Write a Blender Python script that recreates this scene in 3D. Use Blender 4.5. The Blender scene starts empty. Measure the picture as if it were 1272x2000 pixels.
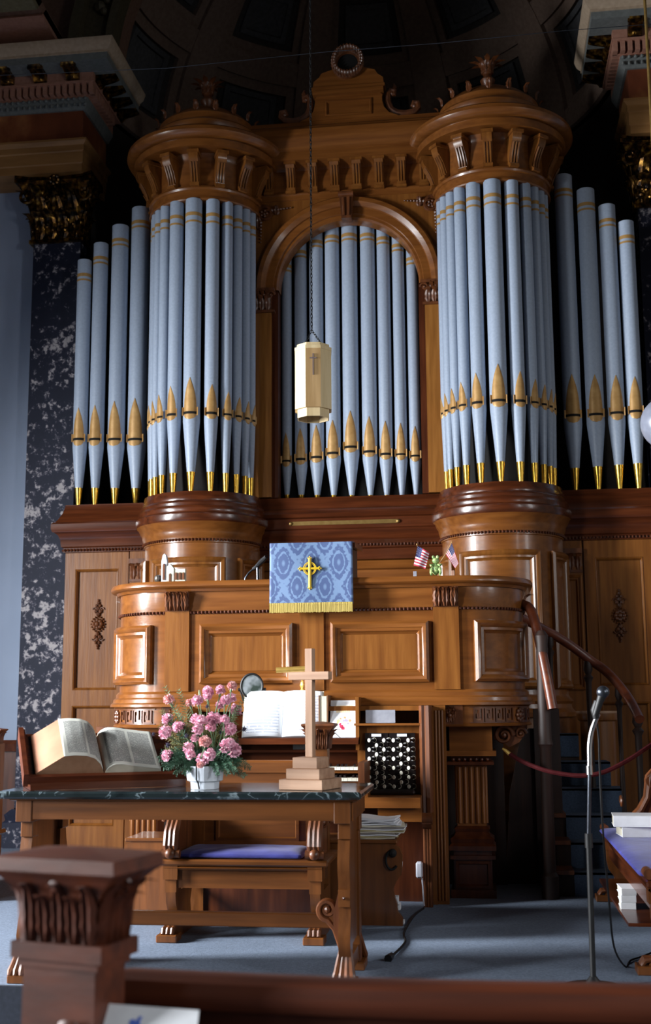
import bpy, math, random
from math import sin, cos, pi, radians as R, sqrt, atan2
from mathutils import Vector as V, Matrix, noise
random.seed(7)
COL = bpy.context.scene.collection
# ---------------------------------------------------------------- camera frame (rows: world X, Y, Z axes seen by the camera)
F = 2308.0; EYE = 1.16; FL = 0.055
M = ((0.99124384, -0.02795589, -0.12905082), (0.1318612, 0.15814864, 0.97857122), (-0.00694762, -0.98701949, 0.16045016))
def ray(px, py):
    c = (px-636.0, py-1000.0, F)
    return [sum(M[i][k]*c[k] for k in range(3)) for i in range(3)]
def W(px, py, Y):           # point of the photograph at depth Y -> (X, Z)
    d = ray(px, py); t = Y/d[1]; return d[0]*t, EYE+d[2]*t
def WX(px, py, Y): return W(px, py, Y)[0]
def WZ(px, py, Y): return W(px, py, Y)[1]
def P(px, py, Y):
    x, z = W(px, py, Y); return V((x, Y, z))
def G(px, py, Z):           # point of the photograph at height Z
    d = ray(px, py); t = (Z-EYE)/d[2]; return V((d[0]*t, d[1]*t, Z))
# ---------------------------------------------------------------- mesh helper
class MB:
    def __init__(s): s.v = []; s.f = []; s.m = []; s.mi = 0; s.x = None
    def add(s, vs, fs):
        n = len(s.v)
        if s.x is not None: vs = [s.x @ V(p) for p in vs]
        s.v += [V(p) for p in vs]
        for f in fs: s.f.append([i+n for i in f]); s.m.append(s.mi)
        return s
    def box(s, x0, x1, y0, y1, z0, z1, nu=1):
        vs = []; fs = []
        for i in range(nu+1):
            x = x0+(x1-x0)*i/nu
            vs += [(x, y0, z0), (x, y1, z0), (x, y1, z1), (x, y0, z1)]
        for i in range(nu):
            a = 4*i; b = a+4
            for k in range(4): fs.append((a+k, a+(k+1) % 4, b+(k+1) % 4, b+k))
        fs += [(0, 3, 2, 1), (4*nu, 4*nu+1, 4*nu+2, 4*nu+3)]
        return s.add(vs, fs)
    def bbox(s, x0, x1, y0, y1, z0, z1, b=.004):     # box with chamfered edges
        vs = []
        for (z, e) in ((z0, b), (z0+b, 0), (z1-b, 0), (z1, b)):
            vs += [(x0+b, y0+e, z), (x1-b, y0+e, z), (x1-e, y0+b, z), (x1-e, y1-b, z),
                   (x1-b, y1-e, z), (x0+b, y1-e, z), (x0+e, y1-b, z), (x0+e, y0+b, z)]
        fs = [tuple(range(7, -1, -1)), tuple(range(24, 32))]
        for r in range(3):
            for k in range(8): fs.append((8*r+k, 8*r+(k+1) % 8, 8*r+8+(k+1) % 8, 8*r+8+k))
        return s.add(vs, fs)
    def prism(s, pts, a, b, plane='xz'):     # outline extruded from a to b
        n = len(pts)
        def q(p, t):
            return {'xz': (p[0], t, p[1]), 'yz': (t, p[0], p[1]), 'xy': (p[0], p[1], t)}[plane]
        vs = [q(p, a) for p in pts]+[q(p, b) for p in pts]
        fs = [tuple(range(n)), tuple(range(2*n-1, n-1, -1))]
        for i in range(n): fs.append((i, (i+1) % n, n+(i+1) % n, n+i))
        return s.add(vs, fs)
    def lathe(s, prof, c=(0, 0), a0=0, a1=360, n=32, caps=True, flat=False):
        full = abs(a1-a0) >= 359.9; k = n if full else n+1; vs = []; fs = []
        for i in range(k):
            a = R(a0+(a1-a0)*i/n)
            for r, z in prof: vs.append((c[0]+r*sin(a), c[1]-r*cos(a), z))
        m = len(prof)
        for i in range(n):
            j = (i+1) % k
            for q in range(m-1): fs.append((i*m+q, j*m+q, j*m+q+1, i*m+q+1))
        if full and caps:
            if prof[0][0] > 1e-5: fs.append(tuple(i*m for i in range(n))[::-1])
            if prof[-1][0] > 1e-5: fs.append(tuple(i*m+m-1 for i in range(n)))
        return s.add(vs, fs)
    def tube(s, pts, r, n=8, caps=True):
        pts = [V(p) for p in pts]; L = len(pts)
        rs = r if isinstance(r, (list, tuple)) else [r]*L
        vs = []; fs = []; up = None
        for i, p in enumerate(pts):
            t = (pts[min(i+1, L-1)]-pts[max(i-1, 0)])
            t = t.normalized() if t.length > 1e-9 else V((0, 0, 1))
            if up is None:
                up = V((0, 0, 1)) if abs(t.z) < .9 else V((1, 0, 0))
            u = (up-t*up.dot(t)); u = u.normalized() if u.length > 1e-6 else t.orthogonal().normalized(); up = u; w = t.cross(u)
            for k in range(n):
                a = 2*pi*k/n; vs.append(p+(u*cos(a)+w*sin(a))*rs[i])
        for i in range(L-1):
            for k in range(n): fs.append((i*n+k, i*n+(k+1) % n, (i+1)*n+(k+1) % n, (i+1)*n+k))
        if caps: fs += [tuple(range(n))[::-1], tuple(range((L-1)*n, L*n))]
        return s.add(vs, fs)
    def ball(s, c, r, n=10, sz=1.0):
        m = n//2+1
        prof = [(max(r*sin(pi*i/m), 1e-4 if i in (0, m) else 0), -r*sz*cos(pi*i/m)) for i in range(m+1)]
        vs = []; fs = []
        for i in range(n):
            a = 2*pi*i/n
            for q, z in prof: vs.append((c[0]+q*sin(a), c[1]-q*cos(a), c[2]+z))
        k = m+1
        for i in range(n):
            j = (i+1) % n
            for q in range(m): fs.append((i*k+q, j*k+q, j*k+q+1, i*k+q+1))
        return s.add(vs, fs)
    def sweep(s, prof, path, closed=False, cap=True):   # prof (d outwards, z) along path in plan; outwards = right of travel
        n = len(path); vs = []; fs = []; m = len(prof)
        P2 = [V(p) for p in path]
        for i in range(n):
            if closed or 0 < i < n-1:
                a = (P2[i]-P2[i-1]).normalized(); b = (P2[(i+1) % n]-P2[i]).normalized()
            elif i == 0: a = b = (P2[1]-P2[0]).normalized()
            else: a = b = (P2[-1]-P2[-2]).normalized()
            na = V((a.y, -a.x)); nb = V((b.y, -b.x)); mm = na+nb
            mm = mm/(1+na.dot(nb)) if (1+na.dot(nb)) > .05 else na
            for d, z in prof: vs.append((P2[i].x+mm.x*d, P2[i].y+mm.y*d, z))
        for i in range(n if closed else n-1):
            j = (i+1) % n
            for q in range(m-1): fs.append((i*m+q, j*m+q, j*m+q+1, i*m+q+1))
        if cap and not closed: fs += [tuple(range(m)), tuple(range((n-1)*m, n*m))[::-1]]
        return s.add(vs, fs)
    def frame(s, x0, x1, z0, z1, y, prof, nu=1):     # mitred frame of moulding round an opening; prof (inwards, towards viewer)
        vs = []; fs = []; m = len(prof)
        c = [(x0+(x1-x0)*i/nu, z0, (1 if i == 0 else -1 if i == nu else 0), 1) for i in range(nu+1)]
        c += [(x1-(x1-x0)*i/nu, z1, (-1 if i == 0 else 1 if i == nu else 0), -1) for i in range(nu+1)]
        for (x, z, sx, sz) in c:
            for d, o in prof: vs.append((x+sx*d, y-o, z+sz*d))
        n = len(c)
        for i in range(n):
            j = (i+1) % n
            for q in range(m-1): fs.append((i*m+q, j*m+q, j*m+q+1, i*m+q+1))
        return s.add(vs, fs)
    def leaf(s, base, out, h, w, curl=.35, n=7, lobes=True, th=.15):   # acanthus leaf standing up from base and curling outwards
        base = V(base); out = V(out).normalized(); side = V((0, 0, 1)).cross(out).normalized()
        vs = []; fs = []
        for i in range(n+1):
            t = i/n
            a = max(0, (t-.55)/.45)
            z = h*(t if a == 0 else .55+.45*sin(a*pi*.62)/1.0)
            o = h*(.10*t + (curl*(1-cos(a*pi*.62)) if a > 0 else 0))
            ww = w*.5*(.55+.65*sin(pi*min(1, t*1.02)**.8)) if t < .999 else w*.08
            if lobes and i % 2: ww *= .78
            p = base+out*o+V((0, 0, z))
            vs += [p-side*ww, p-side*ww*.45+out*w*th, p+out*w*th*.35, p+side*ww*.45+out*w*th, p+side*ww]
        for i in range(n):
            for k in range(4): fs.append((i*5+k, i*5+k+1, i*5+k+6, i*5+k+5))
        # closed back so that the leaf has thickness
        k0 = len(vs)
        for i in range(n+1):
            c0 = (V(vs[i*5])+V(vs[i*5+4]))/2-out*w*.06
            vs.append(c0)
        for i in range(n):
            fs += [(i*5, i*5+5, k0+i+1, k0+i), (i*5+9, i*5+4, k0+i, k0+i+1)]
        return s.add(vs, fs)
    def spiral(s, c, r, turns, tr, ax1, ax2, start=0, n=26, hook=None):   # volute
        c = V(c); ax1 = V(ax1); ax2 = V(ax2); pts = []; rs = []
        for i in range(n+1):
            t = i/n; a = start+turns*2*pi*t; q = r*(1-t)**.9+tr*.6
            pts.append(c+(ax1*cos(a)+ax2*sin(a))*q); rs.append(tr*(1-.45*t))
        if hook: pts = [V(h) for h in hook]+pts; rs = [tr]*len(hook)+rs
        s.tube(pts, rs, 6); s.ball(c, tr*1.2, 8); return s
    def build(s, name, mat, parent=None, warp=None, local=False, ang=.6):
        me = bpy.data.meshes.new(name)
        vs = [V(warp(*p)) for p in s.v] if warp else s.v
        if parent is not None and not local:
            o = V(parent['_o']) if '_o' in parent else V((0, 0, 0)); vs = [p-o for p in vs]
        elif parent is None and not local:
            bx = [p.x for p in vs]; by = [p.y for p in vs]; o = V(((min(bx)+max(bx))/2, (min(by)+max(by))/2, min(p.z for p in vs))); vs = [p-o for p in vs]
        me.from_pydata([tuple(p) for p in vs], [], s.f)
        mats = mat if isinstance(mat, (list, tuple)) else [mat]
        for m in mats: me.materials.append(m)
        me.polygons.foreach_set('material_index', s.m)
        me.validate()
        import bmesh
        b = bmesh.new(); b.from_mesh(me); bmesh.ops.recalc_face_normals(b, faces=b.faces[:]); b.to_mesh(me); b.free()
        me.polygons.foreach_set('use_smooth', [True]*len(me.polygons))
        me.set_sharp_from_angle(angle=ang); me.update()
        ob = bpy.data.objects.new(name, me); COL.objects.link(ob)
        if parent is not None:
            ob.parent = parent; ob['_o'] = tuple(parent['_o']) if '_o' in parent else (0, 0, 0)
        elif not local: ob.location = o; ob['_o'] = tuple(o)
        return ob
def thing(name, label, cat, loc, rz=0, group=None):
    o = bpy.data.objects.new(name, None); COL.objects.link(o); o.empty_display_size = .1
    o.location = loc; o.rotation_euler = (0, 0, rz); o['label'] = label; o['category'] = cat; o['_o'] = tuple(loc)
    if group: o['group'] = group
    return o
def tag(o, label, cat, group=None):
    o['label'] = label; o['category'] = cat
    if group: o['group'] = group
    return o
def struct(name, mb, mat, parent=None, **k):
    o = mb.build(name, mat, parent, **k)
    if parent is None: o['kind'] = 'structure'
    return o
def dup(root, loc, rz, label, group=None):
    def cp(o, par):
        c = o.copy(); COL.objects.link(c)
        if par: c.parent = par
        for ch in [x for x in KIDS.get(o.name, [])]: cp(ch, c)
        return c
    global KIDS
    KIDS = {}
    for o in bpy.data.objects:
        if o.parent: KIDS.setdefault(o.parent.name, []).append(o)
    r = cp(root, None); r.location = loc; r.rotation_euler = (0, 0, rz); r['label'] = label
    if group: r['group'] = group
    return r
# ---------------------------------------------------------------- materials
def lin(c): return tuple([(x/12.92 if x <= .04045 else ((x+.055)/1.055)**2.4) for x in [q/255 for q in c]]+[1])
def newmat(name):
    m = bpy.data.materials.new(name); m.use_nodes = True; nt = m.node_tree
    b = nt.nodes['Principled BSDF']; return m, nt, b
def N(nt, t, **k):
    n = nt.nodes.new(t)
    for a, v in k.items():
        if a in n.inputs: n.inputs[a].default_value = v
        else: setattr(n, a, v)
    return n
def ramp(nt, stops):
    r = nt.nodes.new('ShaderNodeValToRGB'); e = r.color_ramp.elements
    while len(e) < len(stops): e.new(.5)
    for i, (p, c) in enumerate(stops): e[i].position = p; e[i].color = c
    return r
def noisemat(name, cols, scale=(1, 1, 1), nscale=5, detail=4, rough=.5, bump=0, bscale=None, metal=0, coat=0, spec=.5, dist=.01, sheen=0, space='Object'):
    m, nt, b = newmat(name); tc = N(nt, 'ShaderNodeTexCoord'); mp = N(nt, 'ShaderNodeMapping'); mp.inputs['Scale'].default_value = scale
    nt.links.new(tc.outputs[space], mp.inputs[0])
    n = N(nt, 'ShaderNodeTexNoise'); n.inputs['Scale'].default_value = nscale; n.inputs['Detail'].default_value = detail
    nt.links.new(mp.outputs[0], n.inputs['Vector'])
    r = ramp(nt, [(p, lin(c)) for p, c in cols]); nt.links.new(n.outputs['Fac'], r.inputs[0]); nt.links.new(r.outputs[0], b.inputs['Base Color'])
    b.inputs['Roughness'].default_value = rough; b.inputs['Metallic'].default_value = metal; b.inputs['Coat Weight'].default_value = coat
    b.inputs['Coat Roughness'].default_value = .12; b.inputs['Specular IOR Level'].default_value = spec; b.inputs['Sheen Weight'].default_value = sheen
    if bump:
        n2 = N(nt, 'ShaderNodeTexNoise'); n2.inputs['Scale'].default_value = bscale or nscale; n2.inputs['Detail'].default_value = 3
        nt.links.new(mp.outputs[0], n2.inputs['Vector'])
        bp = N(nt, 'ShaderNodeBump'); bp.inputs['Strength'].default_value = bump; bp.inputs['Distance'].default_value = dist
        nt.links.new(n2.outputs['Fac'], bp.inputs['Height']); nt.links.new(bp.outputs[0], b.inputs['Normal'])
    return m
def wood(name, dark, mid, lite, axis='z', rough=.3, coat=.2):
    s = {'z': (9, 9, .7), 'x': (.7, 9, 9), 'y': (9, .7, 9)}[axis]
    return noisemat(name, [(.28, dark), (.5, mid), (.72, lite)], s, 3.2, 7, rough, .12, 9, coat=coat, dist=.004)
OAK = wood('oak', (108, 62, 24), (127, 77, 32), (141, 89, 39))
OAKX = wood('oak_horizontal', (108, 61, 24), (125, 74, 31), (138, 84, 37), 'x')
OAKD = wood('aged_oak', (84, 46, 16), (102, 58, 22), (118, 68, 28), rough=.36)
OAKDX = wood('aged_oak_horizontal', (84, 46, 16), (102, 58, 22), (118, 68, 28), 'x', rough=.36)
GOLDOAK = wood('golden_oak', (128, 80, 34), (150, 97, 44), (166, 112, 54))
WAL = wood('walnut', (62, 29, 15), (80, 39, 20), (98, 51, 27))
WALX = wood('walnut_horizontal', (62, 29, 14), (80, 38, 18), (96, 48, 24), 'x', rough=.24)
CARV = wood('carved_walnut', (72, 38, 18), (98, 54, 26), (118, 66, 32), rough=.42, coat=.12)
MAHX = wood('mahogany_horizontal', (74, 32, 16), (94, 43, 21), (112, 55, 28), 'x', rough=.4, coat=.12)
PINE = wood('pale_oak', (150, 112, 86), (172, 134, 106), (190, 154, 126), rough=.55, coat=0)
PINEX = wood('pale_oak_horizontal', (150, 112, 86), (172, 134, 106), (190, 154, 126), 'x', rough=.55, coat=0)
CREAMW = wood('cream_wood', (190, 165, 120), (214, 190, 144), (226, 204, 160), rough=.5, coat=0)
TANW = wood('tan_wood', (150, 118, 74), (172, 138, 92), (186, 152, 106), rough=.5, coat=0)
DKW = wood('black_brown_wood', (26, 14, 9), (38, 20, 12), (50, 27, 16), rough=.6, coat=0)
def plain(name, c, rough=.5, metal=0, var=6, ns=30, **k):
    lo = tuple(max(0, x-var) for x in c); hi = tuple(min(255, x+var) for x in c)
    return noisemat(name, [(.35, lo), (.65, hi)], (1, 1, 1), ns, 3, rough, metal=metal, **k)
PIPE = plain('painted_pipe_metal', (162, 175, 194), .45, var=4, ns=60, bump=.03, bscale=250, dist=.001)
GOLD = noisemat('gilt', [(.3, (176, 132, 74)), (.6, (198, 156, 98)), (.8, (212, 172, 114))], (1, 1, 1), 14, 4, .42, .1, 60, metal=.2, dist=.002)
TOE = noisemat('bright_gilt', [(.3, (186, 140, 44)), (.7, (232, 190, 84))], (1, 1, 1), 30, 4, .25, .1, 40, metal=.85, dist=.002)
BAND = plain('gilt_band', (172, 132, 74), .5)
SLOT = plain('mouth_shadow_gap', (12, 9, 7), .9, var=2)
CAPG = noisemat('old_gilding', [(.42, (22, 14, 8)), (.56, (96, 64, 24)), (.74, (200, 152, 66))], (1, 1, 1), 22, 5, .3, .3, 30, metal=.8, dist=.01)
BRASS = plain('brass', (196, 160, 84), .38, .55)
DBRASS = plain('dull_brass', (140, 112, 62), .45, .7)
BLACK = plain('black_metal', (13, 13, 15), .5, var=3)
VOID = plain('void_shade_black', (13, 10, 9), .85, var=3)  # near-black stands in for shade in gaps, hollows and behind pipes
CHROME = plain('chrome', (225, 228, 234), .22, 1.0, var=4)
STEEL = plain('dark_steel', (70, 74, 82), .3, .8)
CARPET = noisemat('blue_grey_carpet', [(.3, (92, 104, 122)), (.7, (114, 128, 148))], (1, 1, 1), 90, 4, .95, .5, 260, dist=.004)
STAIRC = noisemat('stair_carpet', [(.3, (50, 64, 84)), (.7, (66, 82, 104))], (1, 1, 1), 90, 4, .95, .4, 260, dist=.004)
DFLOOR = noisemat('dark_floor', [(.3, (26, 32, 44)), (.7, (36, 42, 56))], (1, 1, 1), 60, 4, .9)
PLASTER = noisemat('pale_blue_plaster', [(.3, (160, 174, 198)), (.7, (168, 182, 206))], (1, 1, 1), 2, 3, .8, .05, 40, dist=.002)
CREAM = plain('cream_plaster', (92, 87, 80), .85)
VELVET = noisemat('blue_velvet', [(.3, (40, 42, 116)), (.7, (58, 62, 144))], (1, 1, 1), 12, 3, .85, .25, 25, sheen=.12, dist=.006)
PAPER = plain('white_paper', (226, 228, 232), .8, var=3)
PAPERB = plain('cream_paper', (206, 200, 180), .8, var=5)
CERAM = plain('white_ceramic', (214, 222, 232), .25, var=3)
GLASSB = plain('frosted_globe_glass', (122, 126, 140), .3, var=4)
PINK = noisemat('pink_petal', [(.3, (246, 176, 202)), (.55, (253, 206, 222)), (.75, (255, 236, 240))], (1, 1, 1), 45, 3, .7)
PINKP = noisemat('pale_pink_petal', [(.3, (240, 170, 176)), (.55, (248, 204, 200)), (.75, (252, 226, 216))], (1, 1, 1), 45, 3, .7)
GREEN = noisemat('fern_green', [(.3, (34, 66, 48)), (.7, (64, 104, 78))], (1, 1, 1), 20, 3, .7)
LGREEN = noisemat('grey_green_stem', [(.3, (104, 132, 96)), (.7, (150, 172, 130))], (1, 1, 1), 20, 3, .7)
OLIVE = noisemat('olive_heather', [(.3, (78, 80, 40)), (.7, (124, 118, 66))], (1, 1, 1), 20, 3, .8)
THIST = plain('slate_thistle', (58, 56, 78), .8)
FRINGE = noisemat('gold_fringe', [(.3, (146, 122, 52)), (.7, (196, 172, 84))], (160, 1, 4), 1.0, 2, .7, .6, 1.0, dist=.01)
GOLDTH = plain('gold_thread', (222, 184, 40), .45, .2)
RED = plain('red_rope_velvet', (62, 8, 12), .8, spec=.2)
IVORY = plain('ivory', (226, 224, 206), .35, var=3)
EBON = plain('ebony', (24, 18, 18), .3, var=3)
PLASTICW = plain('white_plastic', (212, 214, 226), .4, var=3)
CORNL = plain('pale_cornice_paint', (178, 156, 132), .8)
CORNB = plain('grey_blue_paint', (112, 116, 114), .8)
CORNP = plain('dusky_pink_paint', (166, 118, 98), .8)
TERRA = noisemat('rust_marble_paint', [(.3, (96, 46, 26)), (.5, (126, 66, 38)), (.62, (164, 104, 60))], (1, 1, .6), 3, 6, .5)
OCHRE = noisemat('ochre_grained_paint', [(.3, (140, 98, 54)), (.7, (176, 128, 76))], (.6, 4, 4), 3, 5, .5)
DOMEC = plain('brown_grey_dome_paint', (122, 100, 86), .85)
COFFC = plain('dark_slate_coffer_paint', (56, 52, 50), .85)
VAULT = plain('umber_vault_paint', (112, 82, 66), .85)
# black marble with pale blotches
def marble():
    m, nt, b = newmat('blotched_black_marble'); tc = N(nt, 'ShaderNodeTexCoord')
    n1 = N(nt, 'ShaderNodeTexNoise'); n1.inputs['Scale'].default_value = 19; n1.inputs['Detail'].default_value = 9; n1.inputs['Distortion'].default_value = .15
    n2 = N(nt, 'ShaderNodeTexNoise'); n2.inputs['Scale'].default_value = 3.0; n2.inputs['Detail'].default_value = 2
    n1.inputs['Roughness'].default_value = .62
    nt.links.new(tc.outputs['Object'], n1.inputs['Vector']); nt.links.new(tc.outputs['Object'], n2.inputs['Vector'])
    ad = N(nt, 'ShaderNodeMath', operation='MULTIPLY_ADD'); ad.inputs[1].default_value = .45
    nt.links.new(n2.outputs['Fac'], ad.inputs[0]); nt.links.new(n1.outputs['Fac'], ad.inputs[2])
    r = ramp(nt, [(.0, lin((20, 23, 36))), (.75, lin((32, 36, 54))), (.80, lin((92, 90, 102))), (.86, lin((176, 170, 172)))])
    nt.links.new(ad.outputs[0], r.inputs[0]); nt.links.new(r.outputs[0], b.inputs['Base Color'])
    b.inputs['Roughness'].default_value = .6; b.inputs['Specular IOR Level'].default_value = .25; return m
MARB = marble()
def veined():
    m, nt, b = newmat('green_black_veined_marble'); tc = N(nt, 'ShaderNodeTexCoord')
    n1 = N(nt, 'ShaderNodeTexNoise'); n1.inputs['Scale'].default_value = 5; n1.inputs['Detail'].default_value = 8; n1.inputs['Distortion'].default_value = 1.5
    nt.links.new(tc.outputs['Object'], n1.inputs['Vector'])
    r = ramp(nt, [(.3, lin((20, 26, 28))), (.49, lin((34, 44, 46))), (.505, lin((110, 124, 130))), (.52, lin((34, 42, 44))), (.8, lin((24, 30, 30)))])
    nt.links.new(n1.outputs['Fac'], r.inputs[0]); nt.links.new(r.outputs[0], b.inputs['Base Color'])
    b.inputs['Roughness'].default_value = .12; return m
VEIN = veined()
def damask():     # lighter ogee lattice with darker rosettes; object coordinates in metres
    m, nt, b = newmat('blue_damask'); tc = N(nt, 'ShaderNodeTexCoord'); sp = N(nt, 'ShaderNodeSeparateXYZ'); nt.links.new(tc.outputs['Object'], sp.inputs[0])
    def mth(op, a, c=None, d=None):
        n = N(nt, 'ShaderNodeMath', operation=op)
        for i, q in enumerate((a, c, d)):
            if q is None: continue
            if isinstance(q, (int, float)): n.inputs[i].default_value = q
            else: nt.links.new(q, n.inputs[i])
        return n.outputs[0]
    nz = N(nt, 'ShaderNodeTexNoise'); nz.inputs['Scale'].default_value = 55; nz.inputs['Detail'].default_value = 2
    nt.links.new(tc.outputs['Object'], nz.inputs['Vector'])
    x = mth('MULTIPLY', sp.outputs[0], 2*pi/.166); z = mth('MULTIPLY', sp.outputs[2], 2*pi/.29)
    a = mth('COSINE', mth('ADD', x, pi*0)); c = mth('COSINE', z)
    f = mth('ADD', a, c)                       # checker of rosettes
    x4 = mth('COSINE', mth('MULTIPLY', x, 5)); z4 = mth('COSINE', mth('MULTIPLY', z, 9))
    pet = mth('MULTIPLY', mth('MULTIPLY', x4, z4), .20)
    t = mth('ADD', mth('ADD', mth('ABSOLUTE', f), pet), mth('MULTIPLY', mth('SUBTRACT', nz.outputs['Fac'], .5), 1.5))
    ring = mth('ADD', mth('MULTIPLY', mth('ABSOLUTE', mth('SUBTRACT', mth('ABSOLUTE', f), 1.22)), 2.4), mth('ADD', .12, mth('MULTIPLY', mth('SUBTRACT', nz.outputs['Fac'], .5), 1.6)))
    core = mth('ADD', mth('MULTIPLY', mth('SUBTRACT', 2.0, mth('ABSOLUTE', f)), 2.5), .30)
    t = mth('MINIMUM', mth('MINIMUM', t, ring), core)
    r = ramp(nt, [(.30, lin((104, 130, 166))), (.58, lin((64, 84, 128)))])
    nt.links.new(t, r.inputs[0]); nt.links.new(r.outputs[0], b.inputs['Base Color'])
    b.inputs['Roughness'].default_value = .6; b.inputs['Sheen Weight'].default_value = .3; return m
DAMASK = damask()
def textpage(name, base, ink, cols, lw, x0, x1, wf, z0=0, z1=1, music=False):   # UV driven lines of print in columns
    m, nt, b = newmat(name); uv = N(nt, 'ShaderNodeUVMap'); sp = N(nt, 'ShaderNodeSeparateXYZ'); nt.links.new(uv.outputs[0], sp.inputs[0])
    def mth(op, a, c=None):
        n = N(nt, 'ShaderNodeMath', operation=op)
        for i, q in enumerate((a, c)):
            if q is None: continue
            if isinstance(q, (int, float)): n.inputs[i].default_value = q
            else: nt.links.new(q, n.inputs[i])
        return n.outputs[0]
    u = sp.outputs[0]; v = sp.outputs[1]
    line = mth('GREATER_THAN', mth('SINE', mth('MULTIPLY', v, 2*pi*lw)), -.2)
    mp = N(nt, 'ShaderNodeMapping'); mp.inputs['Scale'].default_value = (wf, lw, 1); nt.links.new(uv.outputs[0], mp.inputs[0])
    nz = N(nt, 'ShaderNodeTexNoise'); nz.inputs['Scale'].default_value = 1.0; nz.inputs['Detail'].default_value = 3; nt.links.new(mp.outputs[0], nz.inputs['Vector'])
    word = mth('GREATER_THAN', nz.outputs['Fac'], .40)
    inx = None
    for (a, c) in cols:
        k = mth('MULTIPLY', mth('GREATER_THAN', u, a), mth('LESS_THAN', u, c)); inx = k if inx is None else mth('MAXIMUM', inx, k)
    inz = mth('MULTIPLY', mth('GREATER_THAN', v, .08), mth('LESS_THAN', v, .93))
    fac = mth('MULTIPLY', mth('MULTIPLY', line, word), mth('MULTIPLY', inx, inz))
    mx = N(nt, 'ShaderNodeMix', data_type='RGBA'); mx.inputs[6].default_value = lin(base); mx.inputs[7].default_value = lin(ink)
    nt.links.new(fac, mx.inputs[0]); nt.links.new(mx.outputs[2], b.inputs['Base Color']); b.inputs['Roughness'].default_value = .8
    return m
BIBLEP = textpage('bible_print', (206, 206, 196), (76, 78, 84), [(.1, .5), (.55, .93)], 46, 0, 1, 60)
MUSICP = textpage('music_print', (226, 230, 236), (186, 192, 206), [(.1, .92)], 15, 0, 1, 14)
def page(mb_pts, uvs, name, mat, parent):   # a curved sheet from a grid of points, with thickness
    rows = len(mb_pts); cols = len(mb_pts[0]); me = bpy.data.meshes.new(name)
    o = V(parent['_o']); vs = [tuple(V(p)-o) for r in mb_pts for p in r]
    fs = [(i*cols+j, i*cols+j+1, (i+1)*cols+j+1, (i+1)*cols+j) for i in range(rows-1) for j in range(cols-1)]
    me.from_pydata(vs, [], fs); me.materials.append(mat); ul = me.uv_layers.new(name='UVMap')
    flat = [u for r in uvs for u in r]
    for l in me.loops: ul.data[l.index].uv = flat[l.vertex_index]
    me.polygons.foreach_set('use_smooth', [True]*len(me.polygons)); me.update()
    ob = bpy.data.objects.new(name, me); COL.objects.link(ob); ob.parent = parent
    ob['_o'] = tuple(parent['_o'])
    md = ob.modifiers.new('thickness', 'SOLIDIFY'); md.thickness = .0008; md.offset = -1
    return ob
# ================================================================ THE SETTING
XC = -.995                                   # axis of the organ and of the apse
LX, RX = -6.6, 4.6                           # nave side walls
# floors
b = MB(); b.box(LX, RX, 4.78, 12.4, -.15, FL); struct('floor', b, CARPET)
b = MB(); b.box(LX, RX, 4.76, 4.78, -.33, FL); struct('trim_1', b, DFLOOR)
b = MB(); b.box(LX, RX, -6, 4.76, -.45, -.33); struct('floor_nave', b, DFLOOR)
# front wall beside the apse (left and right), with the apse opening between the piers
b = MB(); b.box(LX, -3.45, 9.45, 9.7, FL, 6.2); struct('wall_left', b, PLASTER)
b = MB(); b.box(1.46, RX, 9.45, 9.7, FL, 6.2); struct('wall_right', b, PLASTER)
# nave side walls with three windows each, and back wall
def nave_wall(name, x0, x1, k0):
    b = MB(); ys = [-6]
    wins = [(-4.2, -2.6), (-.6, 1.0), (3.4, 5.2)]
    y = -6
    for (a, c) in wins:
        b.box(x0, x1, y, a, -.33, 8.6); b.box(x0, x1, a, c, -.33, .9); b.box(x0, x1, a, c, 3.7, 8.6); y = c
    b.box(x0, x1, y, 9.7, -.33, 8.6); struct(name, b, CREAM)
    for i, (a, c) in enumerate(wins):
        f = MB(); xm = (x0+x1)/2
        for yy in (a, (a+c)/2-.03, c-.06): f.box(xm-.03, xm+.03, yy, yy+.06, .9, 3.7)
        for zz in (.9, 1.8, 2.7, 3.64): f.box(xm-.03, xm+.03, a, c, zz, zz+.06)
        struct('window_%d' % (k0+i), f, CORNL)
nave_wall('wall_nave_left', LX-.3, LX, 1); nave_wall('wall_nave_right', RX, RX+.3, 4)
b = MB(); b.box(LX, RX, -6.3, -6, -.33, 8.6); struct('wall_back', b, CREAM)
b = MB(); b.box(LX, RX, -6, 6.6, 8.6, 8.8); struct('ceiling', b, VAULT)
# apse wall and half dome
AR = 2.32; AY = 9.5
b = MB()
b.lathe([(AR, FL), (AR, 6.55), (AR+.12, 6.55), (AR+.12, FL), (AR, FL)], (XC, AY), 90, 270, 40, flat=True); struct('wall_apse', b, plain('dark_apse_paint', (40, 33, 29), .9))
b = MB(); prof = [(AR*cos(R(e)), 6.5+AR*sin(R(e))) for e in range(0, 91, 5)]; prof[-1] = (.001, 6.5+AR)
b.lathe(prof, (XC, AY), 90, 270, 48); b.lathe([(r+.1 if r > .01 else .001, z+.1) for r, z in prof], (XC, AY), 90, 270, 24)
dome = struct('ceiling_half_dome', b, COFFC)
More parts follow.
